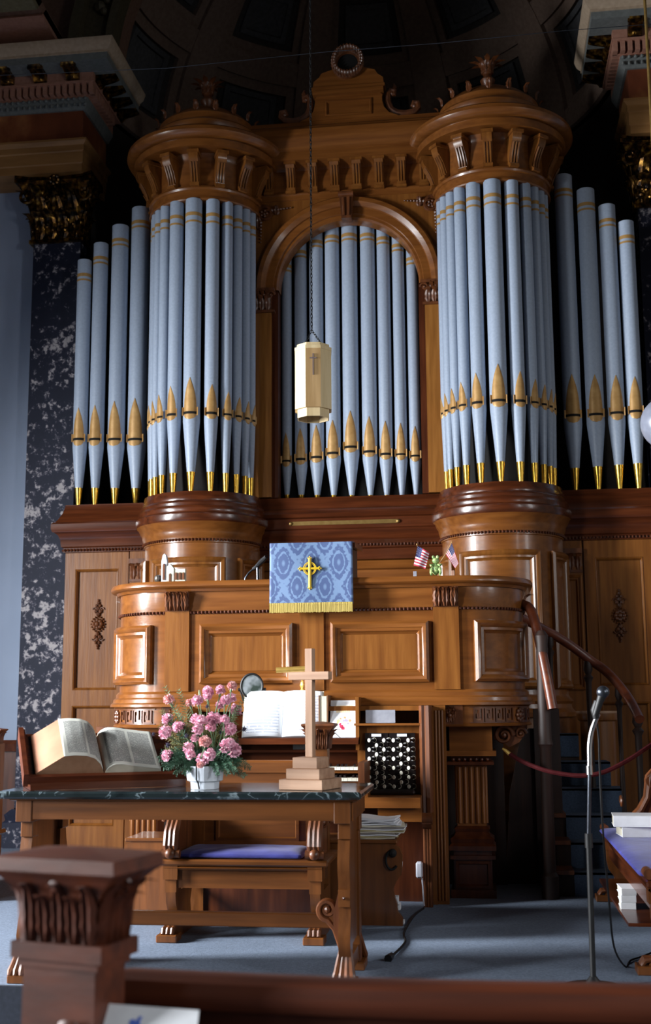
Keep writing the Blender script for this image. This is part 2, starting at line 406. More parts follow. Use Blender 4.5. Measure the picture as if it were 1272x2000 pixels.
# raised ribs of the half dome (meridians and parallels): part of the ceiling
rb = MB()
RIBS = [90+36*k for k in range(6)]
def dome_pt(az, el, d): return (XC+(AR-d)*cos(R(el))*sin(R(az)), AY-(AR-d)*cos(R(el))*cos(R(az)), 6.5+(AR-d)*sin(R(el)))
def dome_strip(a0, a1, e0, e1, d, na, ne):
    vs = []; fs = []
    for i in range(na+1):
        for j in range(ne+1): vs.append(dome_pt(a0+(a1-a0)*i/na, e0+(e1-e0)*j/ne, d))
    k = ne+1
    for i in range(na):
        for j in range(ne): fs.append((i*k+j, i*k+j+1, (i+1)*k+j+1, (i+1)*k+j))
    n0 = len(vs)
    for i in range(na+1):
        for j in range(ne+1): vs.append(dome_pt(a0+(a1-a0)*i/na, e0+(e1-e0)*j/ne, -.02))
    edge = [i*k for i in range(na+1)]+[na*k+j for j in range(1, k)]+[i*k+ne for i in range(na-1, -1, -1)]+[j for j in range(ne-1, 0, -1)]
    for i in range(len(edge)):
        p, q = edge[i], edge[(i+1) % len(edge)]; fs.append((p, q, q+n0, p+n0))
    rb.add(vs, fs)
for az in RIBS: dome_strip(az-5, az+5, 0, 80, .10, 3, 26); dome_strip(az-7.5, az+7.5, 0, 76, .05, 3, 26)
for (e0, e1) in ((0, 5), (27, 33), (52, 58), (76, 82)): dome_strip(90, 270, e0, e1, .09, 60, 2); dome_strip(90, 270, max(0, e0-2.5), e1+2.5, .05, 60, 3)
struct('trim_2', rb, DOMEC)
# inner coffer fields, one step in
cf = MB(); rbs = rb; rb = cf
for az in RIBS[:-1]:
    for (e0, e1) in ((9, 24), (37, 48), (62, 72)):
        w = 3.2
        dome_strip(az+11, az+25, e0+1.5, e1-1.5, .015, 4, 4)
        for (p, q, r_, s_) in ((az+11, az+25, e0, e0+1.3), (az+11, az+25, e1-1.3, e1)): dome_strip(p, q, r_, s_, .035, 4, 1)
        for (p, q) in ((az+10.2, az+11.8), (az+24.4, az+26)): dome_strip(p, q, e0, e1, .035, 1, 4)
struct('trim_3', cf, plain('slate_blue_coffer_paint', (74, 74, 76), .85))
# wall above the apse arch, with an arched opening, and leafy archivolt
def arch_wall(x0, x1, z1, cx, cz, r, ya, yb, n=28):
    pts = [(x0, cz), (x0, z1), (x1, z1), (x1, cz)]+[(cx+r*cos(pi*i/n), cz+r*sin(pi*i/n)) for i in range(n+1)]
    return MB().prism(pts, ya, yb)
b = MB()
AO = 2.05
n = 24
for i in range(n):
    a0, a1 = pi*i/n, pi*(i+1)/n
    q = [(XC+AO*cos(a), 6.66+AO*sin(a)) for a in (a0, a1)]
    def outp(a):
        return (XC+AO*1.6*cos(a), 9.4) if abs(sin(a)) > .5 else (XC+(4.2 if cos(a) > 0 else -4.2), 6.66+max(0, sin(a))*5.3)
    o = [outp(a) for a in (a0, a1)]
    b.prism([q[0], o[0], o[1], q[1]], 9.3, 9.5)
struct('wall_apse_arch', b, VAULT)
b = MB(); m = 40
for (ra, rb_, ya, yb) in ((2.05, 2.12, 9.12, 9.3), (2.12, 2.36, 9.2, 9.3), (2.36, 2.45, 9.1, 9.3)):
    pts = [(XC+rb_*cos(pi*i/m), 6.66+rb_*sin(pi*i/m)) for i in range(m+1)]+[(XC+ra*cos(pi*i/m), 6.66+ra*sin(pi*i/m)) for i in range(m, -1, -1)]
    vs = [(x, ya, z) for x, z in pts]+[(x, yb, z) for x, z in pts]; k = len(pts); fs = []
    for i in range(m): fs.append((i, i+1, k-2-i, k-1-i)); fs.append((i+k, i+1+k, k-2-i+k, k-1-i+k))
    for i in range(k): fs.append((i, (i+1) % k, k+(i+1) % k, k+i))
    b.add(vs, fs)
for i in range(4, 60):
    a = pi*i/64; b.ball((XC+2.24*cos(a), 9.18, 6.66+2.24*sin(a)), .055, 6); b.ball((XC+2.19*cos(a+.02), 9.16, 6.66+2.19*sin(a+.02)), .035, 6)
struct('trim_4', b, plain('olive_gilt_plaster', (70, 62, 42), .7))
# coved vault over the nave front with painted bands running to the corner
def cove(x0, x1, name, mats):
    b = MB(); nn = 10
    def c(t): return (9.15-3.0*sin(t*pi/2), 6.85+1.75*(1-cos(t*pi/2)))
    def seg(xa, xb, ta, tb, d):
        vs = []; k = 8
        for i in range(k+1):
            t = ta+(tb-ta)*i/k; y, z = c(t)
            for x in (xa, xb): vs.append((x, y-d*.4, z-d))
        for i in range(k+1):
            t = ta+(tb-ta)*i/k; y, z = c(t)
            for x in (xa, xb): vs.append((x, y+.08, z+.08))
        fs = [(2*i, 2*i+1, 2*i+3, 2*i+2) for i in range(k)]+[(2*i+2*k+2, 2*i+3+2*k, 2*i+5+2*k, 2*i+4+2*k) for i in range(k)]
        e = 2*k+2
        for i in range(k): fs += [(2*i, 2*i+2, 2*i+2+e, 2*i+e), (2*i+1, 2*i+3, 2*i+3+e, 2*i+1+e)]
        fs += [(0, 1, 1+e, e), (2*k, 2*k+1, 2*k+1+e, 2*k+e)]
        b.add(vs, fs)
    seg(x0, x1, 0, 1, 0); b.mi = 1
    seg(x0, x1, .0, .10, .03); b.mi = 2
    w = (x1-x0)
    for k in range(4):
        xa = x0+w*k/4
        b.mi = 2; seg(xa, xa+.08, .12, .95, .05)
        b.mi = 3; seg(xa+.16, xa+.30, .18, .9, .03)
        b.mi = 1; seg(xa+.38, xa+.46, .18, .9, .04)
    b.mi = 2; seg(x0, x1, .12, .17, .05)
    struct(name, b, mats)
cove(-6.6, -3.5, 'ceiling_cove_left', [VAULT, CORNP, plain('olive_band_paint', (112, 104, 78), .8), CORNB])
cove(1.5, 4.6, 'ceiling_cove_right', [VAULT, CORNP, plain('olive_band_paint_right', (112, 104, 78), .8), CORNB])
# piers of black marble with gilt capitals, and the entablature over them
def pier(s, label):
    xo = lambda x: XC+s*(x)          # x measured outwards from the axis
    a, c = sorted((xo(2.33), xo(2.75)))
    t = thing('marble_pilaster', label, 'pilaster', (xo(2.54), 9.4, FL), 0, 'black marble pilasters flanking the organ')
    sh = MB(); sh.box(a, c, 9.27, 9.44, .35, 5.085); sh.build('shaft', MARB, t)
    bs = MB(); bs.sweep([(0, FL), (.07, FL), (.07, .25), (.05, .27), (.06, .31), (.02, .35), (0, .35)], [(a, 9.44), (a, 9.27), (c, 9.27), (c, 9.44)]); bs.box(a, c, 9.27, 9.44, FL, .36); bs.build('base', MARB, t)
    cp = MB(); z0 = 5.085; H_ = .53
    cp.sweep([(0, z0), (.03, z0), (.03, z0+.03), (0, z0+.05)], [(a, 9.44), (a, 9.27), (c, 9.27), (c, 9.44)])
    for i in range(6):
        t0, t1 = i/6, (i+1)/6; g = lambda q: .015+.10*q**3
        cp.sweep([(g(t0), z0+H_*t0), (g(t1), z0+H_*t1)], [(a, 9.44), (a, 9.27), (c, 9.27), (c, 9.44)], cap=False)
    w = c-a
    for row, (zz, hh, ww, cu, off) in enumerate(((z0+.03, .22, .12, .5, .01), (z0+.10, .34, .11, .55, .02))):
        for k in range(4-row % 2+0):
            x = a+w*(k+.5)/(4-row % 2); cp.leaf((x, 9.27-off, zz), (0, -1, 0), hh, ww, cu)
        for sd in (-1, 1):
            for k in range(3): cp.leaf(((a if sd < 0 else c)+sd*off*.3, 9.29+k*.06, zz), (sd, 0, 0), hh, ww*.8, cu*.35)
            cp.leaf(((a if sd < 0 else c), 9.27, zz), (sd, -1, 0), hh*1.05, ww*.8, cu*.5)
    for sd in (-1, 1):
        e = a if sd < 0 else c; d = V((sd*.7, -.7, 0))
        cp.spiral((e+sd*.05, 9.2, z0+.42), .075, 1.6, .018, (sd, 0, 0), (0, 0, 1), pi*.5, hook=[(e-sd*.14, 9.25, z0+.28), (e-sd*.08, 9.23, z0+.42)])
        cp.spiral((e-sd*.13, 9.2, z0+.40), .05, 1.5, .014, (-sd, 0, 0), (0, 0, 1), pi*.5, hook=[(e-sd*.16, 9.25, z0+.28)])
        cp.spiral((e+sd*.06, 9.33, z0+.42), .07, 1.5, .018, (0, -1, 0), (0, 0, 1), pi*.5)
    for k in range(26): cp.ball((a-.03+random.random()*(w+.06), 9.235, z0+.08+random.random()*.4), .012+.012*random.random(), 6)
    ab = [(a-.13, 9.44), (a-.13, 9.12), (a-.02, 9.17), (a+w/2, 9.2), (c+.02, 9.17), (c+.13, 9.12), (c+.13, 9.44)]
    cp.prism(ab, z0+.51, z0+.545, 'xy'); cp.prism([(x*1+(0), y) for x, y in ab], z0+.552, z0+.575, 'xy')
    for k in range(7): cp.ball((a+w/2+.035*cos(k*.9), 9.16, z0+.53+.035*sin(k*.9)), .02, 6)
    cp.ball((a+w/2, 9.15, z0+.53), .025, 8)
    cp.build('capital', CAPG, t)
    return t
pier(-1, 'black marble pilaster with gilt leafy capital, left of the organ beside the pale wall')
pier(1, 'shadowed marble pilaster with dim gilt capital, right of the organ pipes')
def entab(s, nm):
    e = .0
    x_in = XC+s*2.285; x_out = XC+s*(5.65)
    path = [(x_out, 9.12), (x_in, 9.12), (x_in, 9.75)] if s < 0 else [(x_in, 9.75), (x_in, 9.12), (x_out, 9.12)]
    t = thing(nm, 'painted entablature with dentils and pale cornice above the %s pilaster' % ('left' if s < 0 else 'right'), 'cornice', (x_in, 9.3, 5.660), 0)
    t['kind'] = 'structure'; del t['category']; del t['label']
    b = MB(); b.sweep([(-.5, 5.660), (0, 5.660), (0, 5.728), (.01, 5.737), (.01, 5.834), (.02, 5.843), (.02, 5.892), (.05, 5.921), (.05, 5.940), (-.5, 5.940)], path); b.build('architrave', OCHRE, t)
    b = MB(); b.sweep([(-.5, 5.940), (.0, 5.940), (.0, 6.210), (-.5, 6.210)], path); b.build('frieze', TERRA, t)
    b = MB(); b.sweep([(-.5, 6.210), (.02, 6.210), (.06, 6.279), (.06, 6.300), (-.5, 6.300)], path)
    L = abs(x_out-x_in); k = int(L/.05)
    for i in range(k): x = x_in+s*(.02+i*.05)-s*.06; b.ball((x, 9.06, 6.238), .014, 6, 1.3); b.ball((x, 9.05, 6.286), .016, 6)
    b.build('egg_moulding', CORNB, t)
    b = MB(); b.sweep([(-.5, 6.300), (.06, 6.300), (.06, 6.400), (.13, 6.400), (.13, 6.420), (-.5, 6.420)], path)
    for i in range(int((L+.1)/.058)):
        x = x_in-s*.12+s*(i*.058); b.box(min(x, x+s*.036), max(x, x+s*.036), 9.0, 9.07, 6.316, 6.400)
    for i in range(10): y = 9.06+i*.058; b.box(x_in-.12 if s > 0 else x_in+.05, x_in-.05 if s > 0 else x_in+.12, y, y+.036, 6.316, 6.400)
    b.build('dentil_band', CORNP, t)
    b = MB(); b.sweep([(-.5, 6.420), (.12, 6.420), (.12, 6.500), (-.5, 6.500)], path); b.build('modillion_band', CORNP, t)
    b = MB(); b.sweep([(-.5, 6.500), (.30, 6.500), (.30, 6.560), (-.5, 6.560)], path); b.build('soffit_band', CORNB, t)
    b = MB(); b.sweep([(-.5, 6.560), (.31, 6.560), (.31, 6.580), (.34, 6.605), (.36, 6.654), (.36, 6.670), (-.5, 6.670)], path); b.build('cornice', CORNL, t)
    pts = [(x_in+s*(.05+i*.29), 8.9, (0, -1, 0)) for i in range(11)]+[(x_in-s*.22, 9.12+i*.2, (-s, 0, 0)) for i in range(4)]
    for x, y, d in pts:
        b = MB(); w = .055
        if d[1]: b.prism([(9.0, 6.423), (8.97, 6.426), (8.95, 6.457), (8.87, 6.475), (8.83, 6.488), (8.82, 6.500), (9.0, 6.500)], x-w, x+w, 'yz'); b.leaf((x, 8.97, 6.429), (0, -1, 0), .10, .08, .7); b.tube([(x-w-.01, 8.86, 6.491), (x+w+.01, 8.86, 6.491)], .018, 8)
        else:
            x0 = x_in-s*.12; b.prism([(x0, 6.423), (x0-s*.03, 6.426), (x0-s*.05, 6.457), (x0-s*.13, 6.475), (x0-s*.17, 6.488), (x0-s*.18, 6.500), (x0, 6.500)], y-w, y+w); b.leaf((x0-s*.03, y, 6.429), d, .10, .08, .7)
        b.build('modillion', CAPG, t)
entab(-1, 'wall_entablature_left'); entab(1, 'wall_entablature_right')
# dark wainscot along the pale wall at the left
b = MB(); b.box(LX, -3.76, 9.36, 9.45, FL, .86); b.sweep([(0, .80), (.03, .80), (.05, .86), (.02, .89), (0, .89)], [(LX, 9.36), (-3.76, 9.36)]); struct('baseboard_left', b, WAL)

# ================================================================ THE ORGAN CASE
OC = thing('organ_case', 'tall carved oak organ case with two round towers and a central arch', 'organ case', (XC, 9.2, FL))
FY = 9.0
TX = {-1: -2.157, 1: .165}
BOL = [(0, 0), (.0, .03), (.015, .042), (.03, .036), (.04, .022), (.055, .022), (.06, .012), (.07, .004), (.075, 0), (.08, -.02)]     # bolection moulding
BOLS = [(d*.6, o*.7) for d, o in BOL]
def beads(mb, pts, r):
    for p in pts: mb.ball(p, r, 6)
def drop(x, zc, y, par, mat=CARV):         # carved drop of flowers and ribbon
    b = MB()
    for k in range(8): a = k*pi/4; b.ball((x+.030*cos(a), y-.006, zc+.030*sin(a)), .017, 8)
    b.ball((x, y-.014, zc), .020, 8)
    for k in range(16): a = k*pi/8; b.ball((x+.053*cos(a), y, zc+.058*sin(a)), .008, 6)
    for sg in (-1, 1):
        for q, (dx, dz, rr) in enumerate(((0, .078, .016), (.018, .10, .014), (-.018, .10, .014), (0, .122, .016), (.014, .145, .011), (-.014, .145, .011), (0, .168, .012), (0, .19, .008))):
            b.ball((x+dx, y, zc+sg*dz), rr, 6, 1.2)
        b.spiral((x+.028, y, zc+sg*.115), .016, 1, .005, (1, 0, 0), (0, 0, sg)); b.spiral((x-.028, y, zc+sg*.115), .016, 1, .005, (-1, 0, 0), (0, 0, sg))
    return b.build('carved_drop', mat, par)
for s in (-1, 1):
    xe = XC+s*2.285; xi = XC+s*1.55
    x0, x1 = min(xe, xi), max(xe, xi)
    # wing panelling
    b = MB(); b.box(x0, x1, FY+.03, FY+.5, FL, 2.36)
    ex = lambda d: XC+s*d
    def vb(d0, d1, z0, z1, y0, y1): u, v_ = sorted((ex(d0), ex(d1))); b.box(u, v_, y0, y1, z0, z1)
    vb(2.285, 2.20, FL, 2.36, FY, FY+.1); vb(1.845, 1.765, FL, 2.36, FY, FY+.1); vb(2.2, 1.845, 2.23, 2.36, FY, FY+.1); vb(2.2, 1.845, 1.16, 1.28, FY, FY+.1); vb(2.2, 1.845, FL, .25, FY, FY+.1)
    vb(1.75, 1.60, FL, 2.36, FY-.02, FY+.1)
    wp = b.build('side_panel', OAK, OC)
    u, v_ = sorted((ex(2.2), ex(1.845)))
    fr = MB(); fr.frame(u, v_, 1.28, 2.23, FY+.02, [(0, 0), (0, .015), (.008, .02), (.016, .008), (.02, 0)]); fr.frame(u, v_, .25, 1.16, FY+.02, [(0, 0), (0, .015), (.008, .02), (.016, .008), (.02, 0)]); fr.build('panel_moulding', OAK, wp)
    drop(ex(2.012), 1.795, FY+.02, wp)
    # small pilaster capital and recessed strip beside the tower
    cb = MB(); u, v_ = sorted((ex(1.75), ex(1.58))); cb.box(u, v_, FY-.05, FY, 2.26, 2.30)
    for k in range(3): cb.leaf((u+.03+.055*k, FY-.02, 2.14), (0, -1, 0), .12, .05, .5)
    cb.box(u, v_, FY-.03, FY, 2.12, 2.14); cb.build('strip_capital', CARV, wp)
    fr = MB(); fr.frame(u+.02, v_-.01, 1.25, 2.10, FY-.02, BOLS); fr.build('panel_moulding', OAK, wp)
    # wing ledge
    L = MB(); pth = [(ex(2.285), 9.55), (ex(2.285), FY), (ex(1.3), FY)] if s < 0 else [(ex(1.3), FY), (ex(2.285), FY), (ex(2.285), 9.55)]
    L.sweep([(-.4, 2.36), (.0, 2.36), (.015, 2.365), (.015, 2.40), (.03, 2.41), (.035, 2.46), (.05, 2.50), (.075, 2.52), (.085, 2.52), (.095, 2.545), (.095, 2.585), (.08, 2.60), (.07, 2.60), (.05, 2.63), (.025, 2.68), (.01, 2.735), (.01, 2.75), (-.4, 2.75)], pth)
    led = L.build('pipe_shelf', WALX, OC)
    bd = MB(); k = int(.75/.026)
    beads(bd, [(ex(2.285-.026*i), FY-.02, 2.382) for i in range(k)], .0115); beads(bd, [(ex(2.305), FY+.026*i, 2.382) for i in range(12)], .0115); bd.build('bead_moulding', WAL, led)
    # tower base
    tx = TX[s]; b = MB()
    prof = [(.47, FL), (.47, .35), (.50, .36), (.50, .42), (.47, .46), (.455, .50), (.455, 1.05), (.50, 1.06), (.505, 1.09), (.475, 1.12), (.47, 1.15), (.49, 1.17), (.46, 1.20), (.452, 1.22), (.452, 2.36), (.462, 2.365), (.462, 2.395), (.470, 2.41), (.478, 2.44), (.480, 2.455), (.492, 2.47), (.505, 2.50), (.52, 2.515), (.527, 2.53), (.527, 2.57), (.512, 2.585), (.505, 2.588), (.503, 2.605), (.508, 2.62), (.498, 2.638), (.488, 2.642), (.492, 2.66), (.484, 2.676), (.474, 2.682), (.476, 2.70), (.468, 2.72), (.462, 2.75), (.1, 2.752)]
    b.lathe(prof, (tx, FY), -115, 115, 64); tb = b.build('tower_base', MAHX if False else OAKX, OC)
    # upper rings darker wood
    bd = MB(); beads(bd, [(tx+.466*sin(R(a)), FY-.466*cos(R(a)), 2.382) for a in [i*3.2 for i in range(-31, 32)]], .0115); bd.build('bead_moulding', WAL, tb)
    rg = MB(); rg.lathe([(r+.002, z) for r, z in prof[22:37]], (tx, FY), -100, 100, 64); rg.build('ring_mouldings', WALX, tb)
    rad = .452
    wr = lambda x, y, z, tx=tx, rad=rad: (tx+(rad-y)*sin(x/rad), FY-(rad-y)*cos(x/rad), z)
    for (a0, a1) in ((-42, 34), (-88, -52), (48, 88)):
        fr = MB(); fr.frame(R(a0)*rad, R(a1)*rad, 1.26, 2.25, 0, BOL, 14); fr.build('curved_panel_moulding', OAK, tb, warp=wr)
    # added black core standing in for the shade behind the tower pipes
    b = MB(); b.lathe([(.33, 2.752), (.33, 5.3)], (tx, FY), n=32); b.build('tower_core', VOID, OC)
    # tower cornice
    b = MB(); prof = [(.38, 5.07), (.458, 5.07), (.464, 5.08), (.462, 5.095), (.450, 5.10), (.450, 5.150), (.462, 5.155), (.468, 5.17), (.462, 5.185), (.44, 5.19), (.44, 5.40), (.455, 5.435), (.47, 5.455), (.59, 5.46), (.595, 5.515), (.578, 5.518), (.578, 5.530), (.615, 5.532), (.64, 5.545), (.654, 5.570), (.650, 5.60), (.625, 5.620), (.59, 5.628), (.44, 5.66), (.42, 5.66), (.425, 5.70), (.44, 5.73), (.445, 5.76), (.43, 5.78), (.40, 5.785), (.395, 5.82), (.40, 5.85), (.385, 5.87), (.33, 5.92), (.22, 5.99), (.1, 6.03), (.001, 6.035)]
    b.lathe(prof, (tx, FY), n=72); tc = b.build('tower_cornice', OAKX, OC)
    for k in range(-4, 5):
        a = k*24+(2 if s < 0 else -3); b = MB()
        b.prism([(.43, 5.195), (.475, 5.195), (.48, 5.21), (.468, 5.22), (.475, 5.24), (.50, 5.30), (.53, 5.345), (.55, 5.37), (.56, 5.40), (.56, 5.415), (.43, 5.415)], -.036, .036, 'yz')
        for q in (-.022, 0, .022): b.tube([(q, .478, 5.21), (q, .487, 5.25), (q, .51, 5.30), (q, .54, 5.35)], .008, 6)
        b.box(-.046, .046, .43, .575, 5.415, 5.44); b.box(-.036, .036, .44, .492, 5.178, 5.20)
        mm = Matrix.Translation((tx, FY, 0)) @ Matrix.Rotation(R(a), 4, 'Z') @ Matrix.Scale(-1, 4, (0, 1, 0))
        b.v = [mm @ p for p in b.v]; b.build('scroll_bracket', OAK, tc)
    fb = MB()
    fb.lathe([(.09, 6.0), (.10, 6.03), (.05, 6.06), (.035, 6.09), (.055, 6.12), (.06, 6.14), (.035, 6.17), (.03, 6.19), (.05, 6.21)], (tx, FY), n=20)
    for k in range(9): a = k*40; fb.leaf((tx+.04*sin(R(a)), FY-.04*cos(R(a)), 6.20), (sin(R(a)), -cos(R(a)), 0), .10, .055, .7)
    fb.ball((tx, FY, 6.29), .035, 10)
    fb.build('finial', CARV, tc)
    for k in range(-4, 5):
        a = k*22.5; px_, py_ = tx+.40*sin(R(a)), FY-.40*cos(R(a)); cr = MB(); cr.leaf((px_, py_, 5.86), (sin(R(a)), -cos(R(a)), 0), .07, .045, .4); cr.build('cresting_leaf', CARV, tc)
# central entablature
X0, X1 = XC-.72, XC+.72
b = MB(); b.sweep([(-.2, 5.205), (.0, 5.205), (.012, 5.21), (.012, 5.245), (.025, 5.255), (.02, 5.265), (.0, 5.27), (.0, 5.46), (.02, 5.48), (.05, 5.49), (.13, 5.495), (.13, 5.57), (.145, 5.575), (.15, 5.60), (.18, 5.64), (.19, 5.70), (.19, 5.73), (.10, 5.74), (.09, 5.76), (.09, 5.80), (.05, 5.83), (.05, 5.86), (-.2, 5.86)], [(X0-.05, FY-.02), (X1+.05, FY-.02)])
ce = b.build('central_cornice', OAKX, OC)
for k in range(8):
    x = XC-.63+k*.18; b = MB(); yb = FY-.02
    b.prism([(yb+.01, 5.27), (yb-.035, 5.27), (yb-.04, 5.30), (yb-.028, 5.32), (yb-.035, 5.36), (yb-.06, 5.41), (yb-.09, 5.455), (yb-.105, 5.475), (yb+.01, 5.475)], x-.036, x+.036, 'yz')
    for q in (-.022, 0, .022): b.tube([(x+q, yb-.034, 5.30), (x+q, yb-.042, 5.36), (x+q, yb-.065, 5.41), (x+q, yb-.09, 5.45)], .008, 6)
    b.box(x-.048, x+.048, yb-.115, yb+.01, 5.475, 5.495); b.box(x-.04, x+.04, yb-.055, yb+.01, 5.25, 5.27)
    b.build('scroll_bracket', OAK, ce)
# arch screen: spandrels, archivolt, pilasters
AX, AZ, AI = -.988, 4.45, .565
b = arch_wall(XC-.80, XC+.80, 5.215, AX, AZ, AI, FY-.02, FY+.10); sp_ = b.build('arch_spandrel', OAK, OC)
b = MB(); m = 40; sec = [(.565, FY+.05), (.565, FY-.02), (.58, FY-.035), (.60, FY-.035), (.605, FY-.05), (.66, FY-.05), (.665, FY-.065), (.70, FY-.085), (.735, FY-.08), (.75, FY-.06), (.755, FY-.02)]
vs = []; fs = []
for i in range(m+1):
    a = pi*i/m
    for r, y in sec: vs.append((AX+r*cos(a), y, AZ+r*sin(a)))
k = len(sec)
for i in range(m):
    for j in range(k-1): fs.append((i*k+j, (i+1)*k+j, (i+1)*k+j+1, i*k+j+1))
fs += [tuple(range(k)), tuple(range(m*k, m*k+k))]
b.add(vs, fs); b.build('archivolt', OAKX, OC)
b = MB(); b.prism([(AX-.055, 5.20), (AX+.055, 5.20), (AX+.04, 4.99), (AX-.04, 4.99)], FY-.12, FY-.02); b.tube([(AX-.06, FY-.13, 5.19), (AX+.06, FY-.13, 5.19)], .022, 10)
for q in (-.022, .022): b.tube([(AX+q, FY-.125, 5.16), (AX+q*.8, FY-.125, 5.01)], .012, 6)
b.build('keystone', CARV, OC)
for s in (-1, 1):
    b = MB(); cx = AX+s*.68; cz = 5.10
    b.spiral((cx, FY-.035, cz), .065, 1.5, .018, (s, 0, 0), (0, 0, 1)); b.leaf((cx+s*.05, FY-.03, cz-.12), (0, -1, 0), .10, .05, .3); b.leaf((cx-s*.10, FY-.03, cz-.01), (0, -1, 0), .07, .05, .3); b.spiral((cx-s*.02, FY-.04, cz), .03, 1.2, .012, (-s, 0, 0), (0, 0, 1))
    for k in range(5): a = k*1.25; b.ball((cx+.024*cos(a), FY-.05, cz+.024*sin(a)), .013, 8)
    for k in range(7): b.ball((cx-s*(.06+.026*k), FY-.035, cz+.03+.002*k), .017-.0015*k, 6); b.ball((cx+s*.03, FY-.035, cz-.07-.028*k), .017-.0015*k, 6)
    b.build('spandrel_carving', CARV, sp_)
    # pilaster
    xa, xb = sorted((XC+s*.775, XC+s*.615))
    b = MB(); b.box(xa, xb, FY-.04, FY+.12, 2.76, 4.26); pl_ = b.build('arch_pilaster', GOLDOAK, OC)
    xa2, xb2 = sorted((XC+s*.615, XC+s*.565))
    b = MB(); b.box(xa2, xb2, FY+.0, FY+.12, 2.76, 4.46); b.build('arch_jamb', WAL, OC)
    b = MB(); b.box(xa-.015, xb+.03 if s < 0 else xb+.015, FY-.06, FY+.08, 4.26, 4.28)
    for k in range(3):
        b.leaf((xa+.03+k*.05, FY-.045, 4.28), (0, -1, 0), .11, .05, .5); b.leaf((xa+.055+k*.04, FY-.04, 4.31), (0, -1, 0), .12, .04, .5)
    b.box(xa-.03, xb+.03, FY-.09, FY+.1, 4.43, 4.455); b.box(xa, xb, FY-.04, FY+.08, 4.28, 4.43)
    for e in (xa, xb): b.spiral((e, FY-.07, 4.40), .028, 1.2, .009, (1 if e == xb else -1, 0, 0), (0, 0, 1))
    b.build('pilaster_capital', CARV, pl_)
# black board standing in for the shade behind central pipes, and inside the wings
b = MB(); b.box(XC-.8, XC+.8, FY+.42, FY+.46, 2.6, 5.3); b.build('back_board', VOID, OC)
# central sill and mouldings
b = MB(); b.sweep([(-.45, 2.26), (.0, 2.26), (.0, 2.34), (.02, 2.35), (.02, 2.41), (.035, 2.43), (.045, 2.49), (.06, 2.50), (.06, 2.575), (.085, 2.585), (.095, 2.61), (.075, 2.64), (.045, 2.66), (.04, 2.70), (.02, 2.75), (-.45, 2.75)], [(XC-.85, FY), (XC+.85, FY)])
cs = b.build('central_sill', WALX, OC)
bd = MB(); beads(bd, [(XC-.8+.026*i, FY-.024, 2.37) for i in range(62)], .0115); bd.build('bead_moulding', WAL, cs)
b = MB(); b.box(-1.45, -.62, FY-.068, FY-.058, 2.525, 2.555); b.ball((-1.45, FY-.066, 2.54), .016, 8); b.ball((-.62, FY-.066, 2.54), .016, 8); b.build('brass_strip', DBRASS, cs)
b = MB(); b.box(XC-.8, XC+.8, FY+.05, FY+.4, FL, 2.26); b.sweep([(0, 2.18), (.03, 2.19), (.04, 2.21), (.02, 2.25), (0, 2.26)], [(XC-.8, FY+.05), (XC+.8, FY+.05)]); b.box(XC-.8, XC+.8, FY+.02, FY+.05, 2.08, 2.11); b.box(XC-.8, XC+.8, FY+.02, FY+.05, 1.2, 1.97)
cpn = b.build('central_panel', OAKX, OC)
b = MB()
for i in range(44):
    x = XC-.80+i*.036
    for sg in (-1, 1):
        b.tube([(x-sg*.05, FY+.035, 1.98), (x+sg*.05, FY+.035, 2.075)], .006, 4)
b.build('lattice_grille', WAL, cpn)
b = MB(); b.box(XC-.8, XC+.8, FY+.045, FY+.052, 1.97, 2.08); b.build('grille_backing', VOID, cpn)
# pediment with scrolls and wreath
PX = -.965
b = MB(); half = [(.40, 5.86), (.33, 5.89), (.29, 5.94), (.275, 6.0), (.275, 6.03), (.28, 6.05), (.265, 6.06), (.262, 6.10), (.285, 6.115), (.29, 6.16), (.285, 6.20), (.24, 6.235), (.22, 6.27), (.12, 6.30), (0, 6.30)]
pts = [(PX+x, z) for x, z in half]+[(PX-x, z) for x, z in half[-2::-1]]
b.prism(pts, FY-.08, FY+.12); b.box(PX-.29, PX+.29, FY-.12, FY+.12, 6.065, 6.10); b.box(PX-.30, PX+.30, FY-.10, FY+.12, 6.11, 6.14)
b.frame(PX-.19, PX+.19, 5.885, 6.02, FY-.08, [(0, 0), (0, .012), (.012, .016), (.02, 0)])
pd = b.build('pediment', OAKX, OC)
b = MB()
for i in range(28):
    a = i*2*pi/28; b.leaf((PX+.115*cos(a), FY-.12, 6.33+.115*sin(a)-.02), (0, -1, 0), .05, .04, .5, 5)
b.tube([(PX+.11*cos(i*pi/12), FY-.1, 6.33+.11*sin(i*pi/12)) for i in range(25)], .026, 8); b.build('carved_wreath', CARV, pd)
b = MB(); b.lathe([(.001, 6.33)], (0, 0)) if False else b.prism([(PX+.095*cos(i*pi/12), 6.33+.095*sin(i*pi/12)) for i in range(24)], FY-.09, FY-.02); b.build('wreath_disc', VOID, pd)
